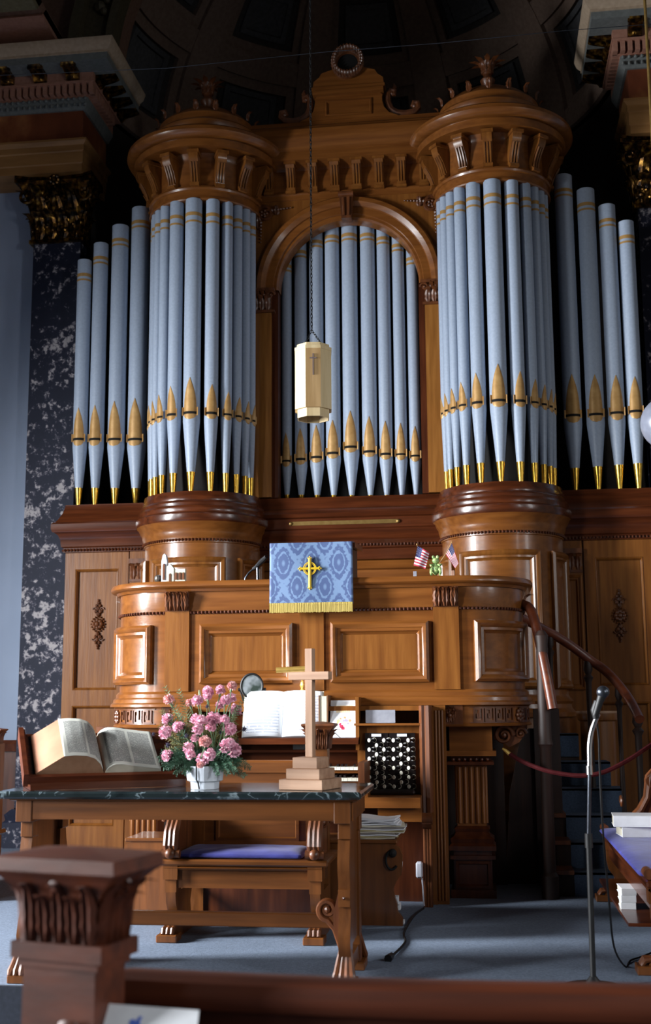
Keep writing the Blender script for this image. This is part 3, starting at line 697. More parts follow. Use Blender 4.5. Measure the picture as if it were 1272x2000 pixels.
for s in (-1, 1):
    b = MB(); sx = PX+s*.48
    def q(x, z): return (PX+s*x, FY-.03, z)
    pts = [q(.335, 6.075), q(.355, 6.10), q(.375, 6.09), q(.378, 6.06), q(.355, 6.05)][::-1]
    pts = [q(.35, 6.06), q(.372, 6.065), q(.375, 6.095), q(.345, 6.105), q(.322, 6.07), q(.318, 6.0), q(.34, 5.935), q(.39, 5.895), q(.46, 5.885), q(.53, 5.90), q(.565, 5.935), q(.56, 5.975), q(.53, 5.98), q(.52, 5.955), q(.535, 5.945)]
    b.tube(pts, [.014, .018, .02, .022, .026, .03, .034, .036, .034, .03, .028, .026, .024, .02, .014], 8)
    b.tube([q(.36, 6.09), q(.375, 6.13), q(.37, 6.16)], [.02, .018, .006], 6); b.ball(q(.355, 6.075), .02, 8); b.ball(q(.535, 5.955), .022, 8)
    b.build('pediment_scroll', CARV, pd)
# ---------------------------------------------------------------- organ pipes
PG = 'painted display pipes of the organ'
def pipe(x, y, r, z0, ztip, zs, zlip, ztop, toe, b1, b2, face, label, foot=.018):
    """z0 foot, toe top z, zlip bottom of mouth, zs slot, ztip leaf tip"""
    t = thing('organ_pipe', label, 'organ pipe', (x, y, z0), 0, PG)
    fx = sin(R(face)); fy = -cos(R(face))
    zk = zlip-.005
    rt = foot+(r-foot)*(toe-z0)/(zk-z0)
    b = MB(); b.lathe([(rt, toe), (r, zk), (r, ztop), (r-.004, ztop+.003), (r-.006, ztop-.02)], (x, y), n=24, caps=False); b.lathe([(r-.006, ztop-.02), (.001, ztop-.021)], (x, y), n=24, caps=False); b.build('pipe_body', PIPE, t)
    b = MB(); b.lathe([(foot*.8, z0), (foot, z0+.004), (rt+.0015, toe), (rt-.002, toe+.001)], (x, y), n=18); b.build('gilt_toe', TOE, t)
    for zz, h in ((b1, .014), (b2, .008)):
        b = MB(); b.lathe([(r, zz-h), (r+.0012, zz-h), (r+.0012, zz+h), (r, zz+h)], (x, y), n=24, caps=False); b.build('gilt_band', BAND, t)
    # mouth: upper leaf, slot, ears and lower lip, on the front
    def surf(u, z, d):   # u metres across, d off the pipe surface
        a = u/r; rr = r+d; X_ = rr*sin(a); Y_ = rr*cos(a)
        return (x+X_*(-fy)+Y_*fx, y+X_*fx+Y_*fy, z)
    hw = r*.86; n = 14; vs = []; fs = []
    H_ = ztip-zs
    for i in range(n+1):
        tt = i/n; w = hw*min(1, (1-tt**2.1))*(1 if tt > .0 else 1); z = zs+H_*tt
        w = max(w, .0006)
        for k in range(7):
            u = w*(k/3-1); vs.append(surf(u, z, .0035 if 0 < k < 6 else .0))
    for i in range(n):
        for k in range(6): fs.append((i*7+k, i*7+k+1, i*7+k+8, i*7+k+7))
    b = MB(); b.add(vs, fs); b.add([surf(hw*(k/3-1), zs, -.004) for k in range(7)]+[surf(hw*(k/3-1), zs, .0035) for k in range(7)], [(k, k+1, k+8, k+7) for k in range(6)]); b.build('upper_lip', GOLD, t)
    gp = .016 if r < .05 else .02
    b = MB(); b.add([surf(hw*(k/3-1), z, .0016) for z in (zs-gp, zs+.001) for k in range(7)]+[surf(hw*(k/3-1), z, -.004) for z in (zs-gp, zs+.001) for k in range(7)], [(k, k+1, k+8, k+7) for k in range(6)]+[(k+14, k+15, k+22, k+21) for k in range(6)]+[(k, k+1, k+15, k+14) for k in range(6)]+[(k+7, k+8, k+22, k+21) for k in range(6)]+[(0, 7, 21, 14), (6, 13, 27, 20)]); b.build('mouth_slot', SLOT, t)
    vs = []; fs = []; hl = zs-gp-zlip
    for i in range(7):
        tt = i/6; z = zs-gp-hl*tt; w = max(hw*.95*sqrt(max(0, 1-tt**2)), .0006); ch = 1.0
        rz = r if z > zk else rt+(r-rt)*(z-toe)/(zk-toe)
        for k in range(7):
            p = surf(w*(k/3-1), z, (.003 if 0 < k < 6 else 0)-(r-rz)); vs.append(p)
    for i in range(6):
        for k in range(6): fs.append((i*7+k, i*7+k+1, i*7+k+8, i*7+k+7))
    b = MB(); b.add(vs, fs); b.build('lower_lip', GOLD, t)
    for sd in (-1, 1):
        b = MB(); p = [surf(sd*hw, z, d) for z, d in ((zs-gp-.01, 0), (zs+.035, 0), (zs+.035, .014), (zs-gp-.01, .014))]
        q = [surf(sd*(hw+.003), z, d) for z, d in ((zs-gp-.01, 0), (zs+.035, 0), (zs+.035, .014), (zs-gp-.01, .014))]
        b.add(p+q, [(0, 1, 2, 3), (7, 6, 5, 4), (0, 4, 5, 1), (1, 5, 6, 2), (2, 6, 7, 3), (3, 7, 4, 0)]); b.build('mouth_ear', GOLD, t)
    return t
ORD = ['first', 'second', 'third', 'fourth', 'fifth', 'sixth', 'seventh', 'eighth', 'ninth', 'tenth', 'eleventh', 'twelfth', 'thirteenth']
PY = 9.06; Z0 = 2.75
for i, (px, r, tip, top) in enumerate(((153, .059, 796, 506), (185, .061, 791, 473), (223.4, .069, 783, 437.7), (264, .077, 777, 402.5))):
    Y = PY; x = WX(px, 900, Y-r*.5); ff = Y-r
    zt = WZ(px, top, Y-r)
    pipe(x, Y, r, Z0, WZ(px, tip, ff), WZ(px, 855, ff), WZ(px, 871, ff), zt, WZ(px, 951, ff), zt-.135, zt-.178, 0,
         'blue organ pipe beside the left marble pilaster, %s from the left' % ORD[i])
for i, (px, r, tip, top, slot) in enumerate(((1121.5, .071, 730, 338, 808), (1166.5, .069, 731, 365, 806), (1208, .065, 732, 396.5, 803), (1245, .061, 735, 428.7, 800))):
    Y = PY-.02; x = WX(px, 860, Y-r*.5); ff = Y-r; zt = WZ(px-12, top, ff)
    pipe(x, Y, r, Z0, WZ(px, tip, ff), WZ(px, slot, ff), WZ(px, slot+18, ff), zt, WZ(px, 912-i*3, ff), zt-.135, zt-.178, 0,
         'blue organ pipe right of the right tower, %s from the left' % ORD[i])
cx9 = (559.5, 587.7, 618.9, 651, 686, 722.6, 754.3, 784, 812)
slots = (898, 894, 890, 882, 870, 879, 884, 885, 888); tips = (845, 836, 830, 820, 802, 813, 822, 826, 832)
tops9 = (493, 465, 445, 435, 431, 431, 438, 452, 478); rad9 = (.043, .05, .057, .059, .064, .06, .053, .048, .046)
for i, px in enumerate(cx9):
    Y = 9.17; r = rad9[i]; x = WX(px, 900, Y-r*.5); ff = Y-r; zt = WZ(px, tops9[i], ff)
    pipe(x, Y, r, Z0, WZ(px, tips[i], ff), WZ(px, slots[i], ff), WZ(px, slots[i]+14, ff), zt, WZ(px, 965, ff), zt-.115, zt-.155, 0,
         'blue organ pipe inside the central arch, %s from the left' % ORD[i], foot=.015)
tang = (0, 20, 36.5, 49.5, 62, 74)
trad = (.0655, .054, .044, .039, .037, .035); tlf = (.265, .215, .17, .145, .13, .12)
for s in (-1, 1):
    allp = sorted([(a*sg, i) for i, a in enumerate(tang) for sg in ((-1, 1) if i else (1,))])
    for n_, (a, i) in enumerate(allp):
        r = trad[i]; rr = .425-(.0655-r)*.3; x = TX[s]+rr*sin(R(a)); y = FY-rr*cos(R(a)); zs = 3.36
        pipe(x, y, r, Z0, zs+tlf[i], zs, zs-.04-r*.35, 5.075, 2.90, 4.945, 4.885, a,
             'blue organ pipe in the rounded %s tower, %s' % ('left' if s < 0 else 'right', 'the widest at its centre' if i == 0 else '%s from the centre towards the %s' % (ORD[i-1], 'left' if a < 0 else 'right')))
# ================================================================ THE PULPIT
PXC = -1.022; PB = 7.0; PR = .39; PH = .88
PU = thing('pulpit', 'wide panelled oak pulpit with rounded ends and a dark bead moulding', 'pulpit', (PXC, 7.4, FL))
def pul_path(back=.55, off=0, a_from=-90, a_to=90, n=18):
    pts = [(PXC-PH-PR, PB+PR+back)]
    pts += [(PXC-PH+PR*sin(R(a)), PB+PR-PR*cos(R(a))) for a in [-90+90*i/n for i in range(n+1)]]
    pts += [(PXC+PH+PR*sin(R(a)), PB+PR-PR*cos(R(a))) for a in [90*i/n for i in range(n+1)]]
    pts.append((PXC+PH+PR, PB+PR+back)); return pts
PP = pul_path()
b = MB(); b.sweep([(-.06, 1.24), (0, 1.24), (0, 1.71), (.004, 1.72), (.004, 1.84), (-.06, 1.84)], PP); b.build('front', OAKX, PU)
b = MB(); b.sweep([(-.07, 1.84), (.02, 1.84), (.03, 1.855), (.055, 1.86), (.065, 1.87), (.065, 1.885), (.055, 1.9), (-.07, 1.9)], PP); b.build('ledge', OAKX, PU)
b = MB(); b.sweep([(-.06, 1.15), (.055, 1.15), (.055, 1.165), (.04, 1.175), (.035, 1.195), (.02, 1.205), (.02, 1.225), (.006, 1.24), (-.06, 1.24)], PP); b.build('base_moulding', OAKX, PU)
def along(path, step, d):
    out = []; acc = 0
    for (p, q) in zip(path[:-1], path[1:]):
        p = V(p); q = V(q); L = (q-p).length; dr = (q-p)/L; nn = V((dr.y, -dr.x))
        while acc < L: out.append(tuple(p+dr*acc+nn*d)); acc += step
        acc -= L
    return out
b = MB(); beads(b, [(x, y, 1.713) for x, y in along(PP, .0235, .008)], .0105); b.build('bead_moulding', WAL, PU)
b = MB(); b.box(PXC-.062, PXC+.085, PB-.014, PB, 1.24, 1.70); b.build('centre_stile', OAK, PU)
for (x0, x1) in ((-1.69, -1.125), (-.895, -.315)):
    b = MB(); b.frame(x0, x1, 1.285, 1.64, PB, BOL); b.build('panel_moulding', OAKX, PU)
    b = MB(); b.box(x0+.07, x1-.07, PB-.006, PB, 1.36, 1.565); b.build('raised_panel', OAK, PU)
for s in (-1, 1):
    cxs = PXC+s*PH
    wr = lambda x, y, z, cxs=cxs: (cxs+(PR-y)*sin(x/PR), PB+PR-(PR-y)*cos(x/PR), z)
    u0, u1 = sorted((s*R(13)*PR, s*R(76)*PR))
    b = MB(); b.frame(u0, u1, 1.285, 1.64, 0, BOL, 12); b.build('curved_panel_moulding', OAKX, PU, warp=wr)
    x0, x1 = sorted((PXC+s*.735, PXC+s*.885))
    b = MB(); b.box(x0, x1, PB-.018, PB+.01, 1.24, 1.72); pw = b.build('pilaster', OAK, PU)
    b = MB()
    b.prism([(PB+.01, 1.72), (PB-.02, 1.72), (PB-.025, 1.78), (PB-.045, 1.825), (PB-.055, 1.84), (PB+.01, 1.84)], x0, x1, 'yz')
    for k in range(3): b.leaf((x0+.028+k*(x1-x0-.056)/2, PB-.03, 1.724), (0, -1, 0), .105, .050, .42, th=.35)
    for k in range(2): b.leaf((x0+.052+k*(x1-x0-.104), PB-.022, 1.75), (0, -1, 0), .085, .05, .5, th=.35)
    for k in range(4): b.tube([(x0+.012+k*(x1-x0-.024)/3, PB-.03, 1.724), (x0+.03+k*(x1-x0-.06)/3, PB-.05, 1.80), (x0+.01+k*(x1-x0-.02)/3, PB-.055, 1.83)], [.004, .007, .009], 6)
    b.build('carved_capital', CARV, pw)
    # side capital beneath the ledge at the back of each rounded end
    b = MB(); xs_ = PXC+s*(PH+PR)
    for k in range(3): b.leaf((xs_+s*.0, PB+PR+.08+k*.045, 1.722), (s, 0, 0), .11, .045, .4, th=.3)
    b.build('carved_capital', CARV, PU)
    # Greek key frieze under the rounded end
    RK = PR+.02; band = [(-.06, 1.027), (.03, 1.027), (.035, 1.035), (.022, 1.045), (.02, 1.14), (.03, 1.15), (-.06, 1.15)]
    arcp = [(cxs+PR*sin(R(a)), PB+PR-PR*cos(R(a))) for a in ([-90+90*i/16 for i in range(17)] if s < 0 else [90*i/16 for i in range(17)])]
    pth = ([(xs_, PB+PR+.3)]+arcp+[(cxs+.13, PB)]) if s < 0 else ([(cxs-.13, PB)]+arcp+[(xs_, PB+PR+.3)])
    b = MB(); b.sweep(band, pth); kf = b.build('frieze_band', OAKX, PU)
    b = MB(); wk = lambda x, y, z, cxs=cxs: (cxs+(RK-y)*sin(x/RK), PB+PR-(RK-y)*cos(x/RK), z)
    def key(u, w=.062, h=.078, z=1.052, t=.009, d=.010):
        for (a0, a1, c0, c1) in ((0, t, 0, h), (0, w*.62, h-t, h), (w*.62-t, w*.62, h*.28, h), (w*.30, w*.62, h*.28, h*.28+t), (w*.30, w*.30+t, h*.28, h*.62), (0, w, 0, t), (w*.82, w*.82+t, 0, h)):
            b.box(u+a0, u+a1, -d, .002, z+c0, z+c1, 1)
    ua = R(8)*PR; nk = 4
    for k in range(7):
        if k == 4: continue
        u = s*(ua+.02+k*.068)
        key(min(u, u+s*.062) if s > 0 else u-.062)
    for zz in (1.046, 1.134):
        u0, u1 = sorted((s*ua, s*(ua+.5))); b.box(u0, u1, -.006, .002, zz, zz+.006, 16)
    b.build('greek_key_carving', CARV, kf, warp=wk)
    b = MB(); aa = s*R(8)+s*(.02+4.5*.068)/PR; c3 = (cxs+(RK+.005)*sin(aa), PB+PR-(RK+.005)*cos(aa), 1.09)
    for k in range(8): q = k*pi/4; b.ball((c3[0]+.026*cos(q)*cos(aa), c3[1]+.026*cos(q)*sin(aa), c3[2]+.03*sin(q)), .014, 8)
    b.ball((c3[0], c3[1]-.008, c3[2]), .018, 8); b.build('rosette', CARV, kf)
    # carved block under the pilaster
    xb0, xb1 = sorted((PXC+s*.745, PXC+s*.895)); b = MB(); b.box(xb0, xb1, PB-.03, PB+.1, 1.027, 1.15)
    xm = (xb0+xb1)/2
    for k in range(6): q = k*pi/3; b.leaf((xm+.02*cos(q), PB-.03, 1.07+.02*sin(q)), (cos(q)*.3, -1, 0), .05, .035, .4)
    b.ball((xm, PB-.045, 1.09), .014, 8)
    b.build('rosette_block', CARV, PU)
    # architrave, bracket and fluted pier carrying the pulpit
    xp = PXC+(.93 if s > 0 else -1.04); b = MB()
    b.box(xp-.12, xp+.13, PB+.10, PB+.40, .88, 1.03); b.box(xp-.15, xp+.15, PB+.06, PB+.42, .855, .885); pr_ = b.build('pier_head', OAKX, PU)
    b = MB(); b.box(xp-.115, xp+.115, PB+.10, PB+.32, .80, .86)
    b.sweep([(0, .80), (.02, .805), (.02, .82), (0, .83)], [(xp-.115, PB+.32), (xp-.115, PB+.10), (xp+.115, PB+.10), (xp+.115, PB+.32)])
    for k in range(7): b.ball((xp-.10+k*.033, PB+.085, .835), .011, 6)
    b.build('pier_capital', WAL, PU)
    zf = .44 if s > 0 else .12
    b = MB(); b.box(xp-.085, xp+.085, PB+.13, PB+.29, zf, .80)
    for k in range(5):
        x = xp-.085+.017+k*.034; b.tube([(x, PB+.13, zf+.03), (x, PB+.13, .79)], .012, 8)
    for x in (xp-.085, xp+.085):
        for k in range(4): b.tube([(x, PB+.15+k*.036, .47), (x, PB+.15+k*.036, .79)], .010, 8)
    b.build('fluted_pier', OAK, PU)
    b = MB()
    if s > 0: b.sweep([(-.09, .32), (.05, .32), (.05, .345), (.035, .36), (.042, .385), (.02, .40), (.01, .42), (.018, .44), (0, .455), (-.09, .455)], [(xp-.085, PB+.29), (xp-.085, PB+.13), (xp+.085, PB+.13), (xp+.085, PB+.29)])
    b.box(xp-.11, xp+.11, PB+.11, PB+.34, FL, .32 if s > 0 else .12); b.box(xp-.13, xp+.13, PB+.09, PB+.36, FL, .10); b.box(xp-.13, xp+.13, PB+.09, PB+.36, .27 if s > 0 else .08, .29 if s > 0 else .11)
    if s > 0: b.frame(xp-.10, xp+.10, .11, .26, PB+.11, [(0, 0), (0, .01), (.015, .012), (.02, 0)])
    b.build('pier_base', WAL, PU)
    b = MB(); xb = xp+s*.20
    b.prism([(xp+s*.14, 1.03), (xp+s*.34, 1.03), (xp+s*.335, .99), (xp+s*.29, .93), (xp+s*.23, .90), (xp+s*.19, .93), (xp+s*.14, .95)], PB+.22, PB+.30)
    b.spiral((xp+s*.20, PB+.20, .97), .05, 1.6, .014, (1, 0, 0), (0, 0, 1)); b.spiral((xp+s*.30, PB+.21, .98), .028, 1.4, .010, (1, 0, 0), (0, 0, 1))
    b.build('scroll_bracket', CARV, PU)
# underside, and added dark panels standing in for the shade beneath
b = MB(); b.prism([(x, y) for x, y in pul_path()], 1.12, 1.15, 'xy'); b.build('floor_board', WAL, PU)
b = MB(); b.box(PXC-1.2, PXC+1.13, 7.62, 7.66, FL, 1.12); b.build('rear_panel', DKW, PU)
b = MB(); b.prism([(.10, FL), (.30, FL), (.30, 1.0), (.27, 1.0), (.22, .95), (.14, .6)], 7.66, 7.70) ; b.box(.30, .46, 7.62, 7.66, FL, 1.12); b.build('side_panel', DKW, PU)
# reading desk behind the cloth
DK = thing('pulpit_desk', 'dark sloping reading desk on the pulpit, behind the blue cloth', 'lectern', (-1.0, 7.0, 1.9))
b = MB(); b.prism([(6.94, 2.08), (6.94, 2.11), (7.40, 2.145), (7.40, 2.115)], -1.25, -.74, 'yz'); b.build('desk_board', WAL, DK)
b = MB(); b.prism([(6.98, 1.9), (6.98, 2.08), (7.35, 2.11), (7.35, 1.9)], -.79, -.77, 'yz'); b.prism([(6.98, 1.9), (6.98, 2.08), (7.35, 2.11), (7.35, 1.9)], -1.22, -1.20, 'yz'); b.build('desk_side', BLACK, DK)
# cloth
CL = thing('pulpit_cloth', 'blue damask pulpit cloth with gold Celtic cross and gold fringe', 'pulpit cloth', (-1.0, 6.9, 1.70))
def cloth_y(x, z): return 6.912-.012*max(0, (2.0-z)/.25)+.004*sin(x*16+z*5)
nx, nz = 40, 24; vs = []; fs = []
xa, xb = -1.25, -.752
rows = [(x, 7.36, 2.232) for x in ()]
grid = []
for j in range(nz+1):
    z = 1.742+(2.112-1.742)*j/nz
    grid.append([(xa+(xb-xa)*i/nx+(.003 if i == nx else 0)*(1-j/nz), cloth_y(xa+(xb-xa)*i/nx, z)-.002, z) for i in range(nx+1)])
for k in range(1, 7): grid.append([(xa+(xb-xa)*i/nx, 6.912+.075*k, 2.114+.0057*k) for i in range(nx+1)])
vs = [p for r in grid for p in r]; k = nx+1
fs = [(j*k+i, j*k+i+1, (j+1)*k+i+1, (j+1)*k+i) for j in range(len(grid)-1) for i in range(nx)]
b = MB(); b.add(vs, fs); o = b.build('damask_panel', DAMASK, CL); md = o.modifiers.new('t', 'SOLIDIFY'); md.thickness = .004
b = MB()
for i in range(110):
    x = xa+(xb-xa)*(i+.5)/110; y = cloth_y(x, 1.742)-.006; h = .045+.004*random.random(); b.box(x-.0021, x+.0021, y-.003, y+.003, 1.742-h, 1.742)
b.box(xa, xb, cloth_y(0, 1.742)-.010, cloth_y(0, 1.742)+.006, 1.738, 1.752); b.build('fringe', FRINGE, CL)
b = MB(); cx_, cz_ = WX(605, 1110, 6.89), WZ(605, 1110, 6.89); yb = 6.898
b.tube([(cx_, yb, cz_+.062), (cx_, yb, cz_-.115)], .0095, 8); b.tube([(cx_-.058, yb, cz_), (cx_+.058, yb, cz_)], .0075, 8)
b.tube([(cx_+.037*cos(t*pi/12), yb, cz_+.037*sin(t*pi/12)) for t in range(25)], .0032, 6); b.tube([(cx_+.030*cos(t*pi/12), yb, cz_+.030*sin(t*pi/12)) for t in range(25)], .0020, 6)
for (dx, dz) in ((0, .062), (-.058, 0), (.058, 0), (0, -.115)):
    for q in range(3):
        a = q*pi/2-pi/2; ux, uz = (dx/max(abs(dx), .001) if dx else 0), (dz/max(abs(dz), .001) if dz else 0)
        b.ball((cx_+dx+(ux*cos(a)-uz*sin(a))*.009, yb, cz_+dz+(uz*cos(a)+ux*sin(a))*.008), .0052, 8)
b.build('celtic_cross', GOLDTH, CL)
# small things on the pulpit ledge (top at 1.90)
LT = 1.90
t = thing('miniature_church', 'small white model church with pointed steeple on the pulpit ledge', 'model church', (-1.85, 7.02, LT))
b = MB(); b.box(-1.94, -1.905, 7.0, 7.035, LT, LT+.13); b.v += []; b.prism([(-1.94, LT+.13), (-1.905, LT+.13), (-1.913, LT+.168), (-1.9225, LT+.178), (-1.932, LT+.168)], 7.0, 7.035); b.build('steeple', PLASTICW, t)
b = MB(); b.prism([(-1.905, LT), (-1.905, LT+.095), (-1.885, LT+.115), (-1.86, LT+.085), (-1.86, LT)], 6.995, 7.04); b.box(-1.86, -1.79, 7.0, 7.03, LT, LT+.082); b.build('nave', PAPERB, t)
for k, (x, z0, z1) in enumerate(((-1.9225, .015, .115), (-1.883, 0, .055), (-1.846, .015, .06), (-1.822, .015, .06), (-1.80, .015, .06))):
    b = MB(); b.prism([(x-.006, LT+z0), (x+.006, LT+z0), (x+.006, LT+z1-.008), (x, LT+z1), (x-.006, LT+z1-.008)], 6.991, 7.0-.0); b.build('arched_opening', CARV, t)
b = MB(); b.lathe([(.002, LT), (.016, LT), (.018, LT+.004), (.01, LT+.008), (.022, LT+.018), (.0265, LT+.034), (.022, LT+.052), (.001, LT+.060)], (-1.985, 7.10), n=20)
tag(b.build('glass_ball', plain('clear_glass_ball', (120, 112, 104), .08, .6)), 'small shiny glass ball at the left end of the pulpit ledge', 'ornament')
t = thing('gooseneck_microphone', 'black gooseneck microphone bent low beside the blue pulpit cloth', 'microphone', (-1.34, 7.12, LT))
b = MB(); b.tube([(-1.285, 7.0, 2.045), (-1.30, 7.02, 2.035), (-1.33, 7.06, 2.02), (-1.37, 7.11, 1.995), (-1.39, 7.12, 1.985)], [.012, .016, .017, .013, .011], 10); b.build('microphone_body', BLACK, t)
b = MB(); b.tube([(-1.39, 7.12, 1.985), (-1.42, 7.12, 1.96), (-1.44, 7.12, 1.93), (-1.443, 7.12, 1.905)], .006, 8); b.tube([(-1.36, 7.10, 2.0), (-1.358, 7.10, 1.903)], .009, 8); b.build('gooseneck', STEEL, t)
b = MB(); b.lathe([(.03, LT), (.03, LT+.006), (.001, LT+.008)], (-1.358, 7.10), n=16); b.build('base', BLACK, t)
# frog
t = thing('frog_figurine', 'small pale green frog figurine between two little flags', 'figurine', (-.265, 6.99, LT))
fx_, fy_ = -.265, 6.99
FROG = noisemat('mottled_green_glaze', [(.35, (96, 132, 74)), (.6, (172, 196, 128)), (.75, (214, 216, 150))], (1, 1, 1), 60, 3, .25)
b = MB(); b.ball((fx_, fy_, LT+.045), .024, 14, 1.5); b.ball((fx_, fy_-.01, LT+.094), .023, 14, .85); b.build('body', FROG, t)
b = MB()
for s in (-1, 1):
    b2 = MB(); b2.ball((fx_+s*.0125, fy_-.02, LT+.114), .0105, 10); b2.build('eye', FROG, t)
    b2 = MB(); b2.tube([(fx_+s*.014, fy_, LT+.03), (fx_+s*.026, fy_-.02, LT+.045), (fx_+s*.028, fy_-.025, LT+.02), (fx_+s*.024, fy_-.040, LT+.006)], [.011, .010, .008, .006], 8); b2.build('leg', FROG, t)
    b2 = MB(); b2.tube([(fx_+s*.016, fy_-.01, LT+.07), (fx_+s*.028, fy_-.03, LT+.062), (fx_+s*.033, fy_-.02, LT+.070)], [.008, .006, .006], 8); b2.build('arm', FROG, t)
# flags
FR_, FW_, FB_ = plain('flag_red', (176, 42, 62), .8), plain('flag_white', (222, 214, 222), .8), plain('flag_navy', (42, 46, 96), .8)
def flag(lab, pts4, pole, par_loc):
    t = thing('stick_flag', lab, 'flag', par_loc, 0, 'small striped flags on the pulpit ledge')
    a, c, d, e = [V(p) for p in pts4]     # hoist top, fly top, fly bottom, hoist bottom
    def q(u, v):
        p = a*(1-u)*(1-v)+c*u*(1-v)+d*u*v+e*(1-u)*v; p.y += .006*sin(u*7+v*2); return p
    def strip(u0, u1, v0, v1, b, off=0):
        n = 8; vs = []
        for i in range(n+1):
            u = u0+(u1-u0)*i/n
            for v in (v0, v1):
                p = q(u, v); vs += [p+V((0, -off, 0)), p+V((0, .0015, 0))]
        fs = []
        for i in range(n):
            k = i*4; fs += [(k, k+4, k+6, k+2), (k+1, k+3, k+7, k+5), (k, k+1, k+5, k+4), (k+2, k+6, k+7, k+3)]
        fs += [(0, 2, 3, 1), (4*n, 4*n+1, 4*n+3, 4*n+2)]
        b.add(vs, fs)
    r = MB(); w_ = MB()
    for k in range(13): strip((.42 if k < 7 else 0), 1, k/13, (k+1)/13, r if k % 2 == 0 else w_)
    r.build('red_stripes', FR_, t); w_.build('white_stripes', FW_, t)
    n_ = MB(); strip(0, .42, 0, 7/13, n_); cn = n_.build('canton', FB_, t)
    s_ = MB()
    for i in range(6):
        for j in range(5 if i % 2 else 4):
            p = q(.03+.07*i+.0, (.06+(j+(.0 if i % 2 else .5))*.095)); s_.ball((p.x, p.y-.001, p.z), .0014, 5)
    s_.build('stars', FW_, cn)
    b = MB(); b.tube(pole, .0022, 6); b.build('stick', TANW, t); b = MB(); b.ball(pole[0], .0045, 8); b.build('tip', GOLD, t)
    return t
yf = 6.95
P3 = lambda px, py, Y=yf: P(px, py, Y)
flag('little striped flag on a stick, left of the frog on the ledge', [P3(816, 1066), P3(839, 1079), P3(831, 1111), P3(808, 1104)], [P3(814.5, 1063), P3(815, 1066, 6.96), P3(848, 1106, 6.975)], (-.37, 6.97, LT))
flag('little striped flag on a stick, right of the frog, hanging folded', [P3(883, 1061), P3(896, 1100), P3(889, 1110), P3(871, 1083)], [P3(882.5, 1059), P3(870, 1083, 6.96), P3(858, 1100, 6.975)], (-.16, 6.97, LT))
for lab, px, c in (('small clear cube at the foot of the left flag', 811, (150, 150, 160)), ('small pale cube at the foot of the right flag', 885, (168, 130, 112))):
    x = WX(px, 1112, 6.97); b = MB(); b.bbox(x-.010, x+.010, 6.96, 6.98, LT, LT+.032, .002); tag(b.build('plastic_cube', plain('cube_%d' % px, c, .2)), lab, 'ornament')

# ================================================================ THE STAIRCASE
ST = thing('pulpit_stairs', 'curved pulpit stairs with blue carpet and polished dark handrails', 'staircase', (.6, 7.9, FL))
steps = [(.40, 1.02, 7.20, .19), (.40, .98, 7.40, .335), (.39, .93, 7.6, .475), (.38, .86, 7.82, .62), (.38, .80, 8.04, .775), (.40, .62, 8.26, .95)]
for i, (x0, x1, y0, zt) in enumerate(steps):
    b = MB(); b.box(x0, x1, y0, y0+(.20 if i < 5 else .3), FL, zt-.012); st_ = b.build('step', DKW, ST)
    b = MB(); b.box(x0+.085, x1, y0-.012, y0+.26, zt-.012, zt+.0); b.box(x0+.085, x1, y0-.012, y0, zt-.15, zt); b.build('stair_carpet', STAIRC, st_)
    b = MB(); b.box(x0-.035, x0+.085, y0-.02, y0+.22, zt-.012, zt+.012); b.build('nosing', CARV, st_)
def rail(pts, r, n=8):   # smooth curve through points
    P4 = [V(p) for p in pts]; out = []
    for i in range(len(P4)-1):
        p0 = P4[max(i-1, 0)]; p1 = P4[i]; p2 = P4[i+1]; p3 = P4[min(i+2, len(P4)-1)]
        for k in range(n):
            t = k/n; out.append(.5*((2*p1)+(p2-p0)*t+(2*p0-5*p1+4*p2-p3)*t*t+(3*p1-p0-3*p2+p3)*t**3))
    out.append(P4[-1]); return out
outer = [P(1015, 1205, 7.55), P(1060, 1228, 7.75), P(1105, 1254, 7.85), P(1150, 1287, 7.9), P(1185, 1312, 7.88), P(1215, 1345, 7.8), P(1235, 1375, 7.7), P(1250, 1405, 7.55)]
b = MB(); b.tube(rail(outer, .03), .030, 12); hr = b.build('outer_handrail', MAHX, ST)
inner = [P(1020, 1180, 7.35), P(1036, 1190, 7.25), P(1048, 1225, 7.18), P(1058, 1270, 7.12), P(1068, 1320, 7.08), P(1080, 1385, 7.05)]
b = MB(); b.tube(rail(inner, .03), .030, 12); b.build('inner_handrail', MAHX, ST)
def baluster(px, top, bot_z, Y, r=.018):
    p = P(px, top, Y); b = MB(); z1 = p.z; z0 = bot_z
    b.lathe([(r*1.3, z0), (r*1.3, z0+.05), (r*.8, z0+.06), (r*1.2, z0+.12), (r, z0+.2), (r*.75, z0+(z1-z0)*.6), (r*.9, z1-.14), (r*1.5, z1-.11), (r*.8, z1-.09), (r*1.4, z1-.06), (r*1.1, z1)], (p.x, Y), n=14)
    b.build('baluster', DKW, ST)
baluster(1074, 1240, .9, 7.8); baluster(1148, 1290, .45, 7.9, .022); baluster(1208, 1340, .30, 7.82, .018); baluster(1245, 1392, FL, 7.62, .024)
b = MB()
p = P(1060, 1290, 7.1); b.lathe([(.05, FL), (.05, .18), (.036, .2), (.034, .9), (.045, .92), (.038, .95), (.034, 1.5), (.04, 1.55), (.02, 1.58)], (p.x, 7.12), n=18); b.build('newel_post', DKW, ST)
b = MB(); p = P(1168, 1400, 8.43); b.lathe([(.125, FL), (.12, .62), (.12, 1.03), (.135, 1.04), (.14, 1.06), (.14, 1.085), (.001, 1.09)], (p.x, 8.45), n=32, caps=True)
t = thing('drum_pedestal', 'round-topped wooden pedestal standing behind the stair balusters', 'pedestal', (p.x, 8.45, FL)); b.build('drum', OAK, t)
b = MB(); b.lathe([(.142, 1.085), (.142, 1.10), (.001, 1.102)], (p.x, 8.45), n=32); b.build('top', PINEX, t)
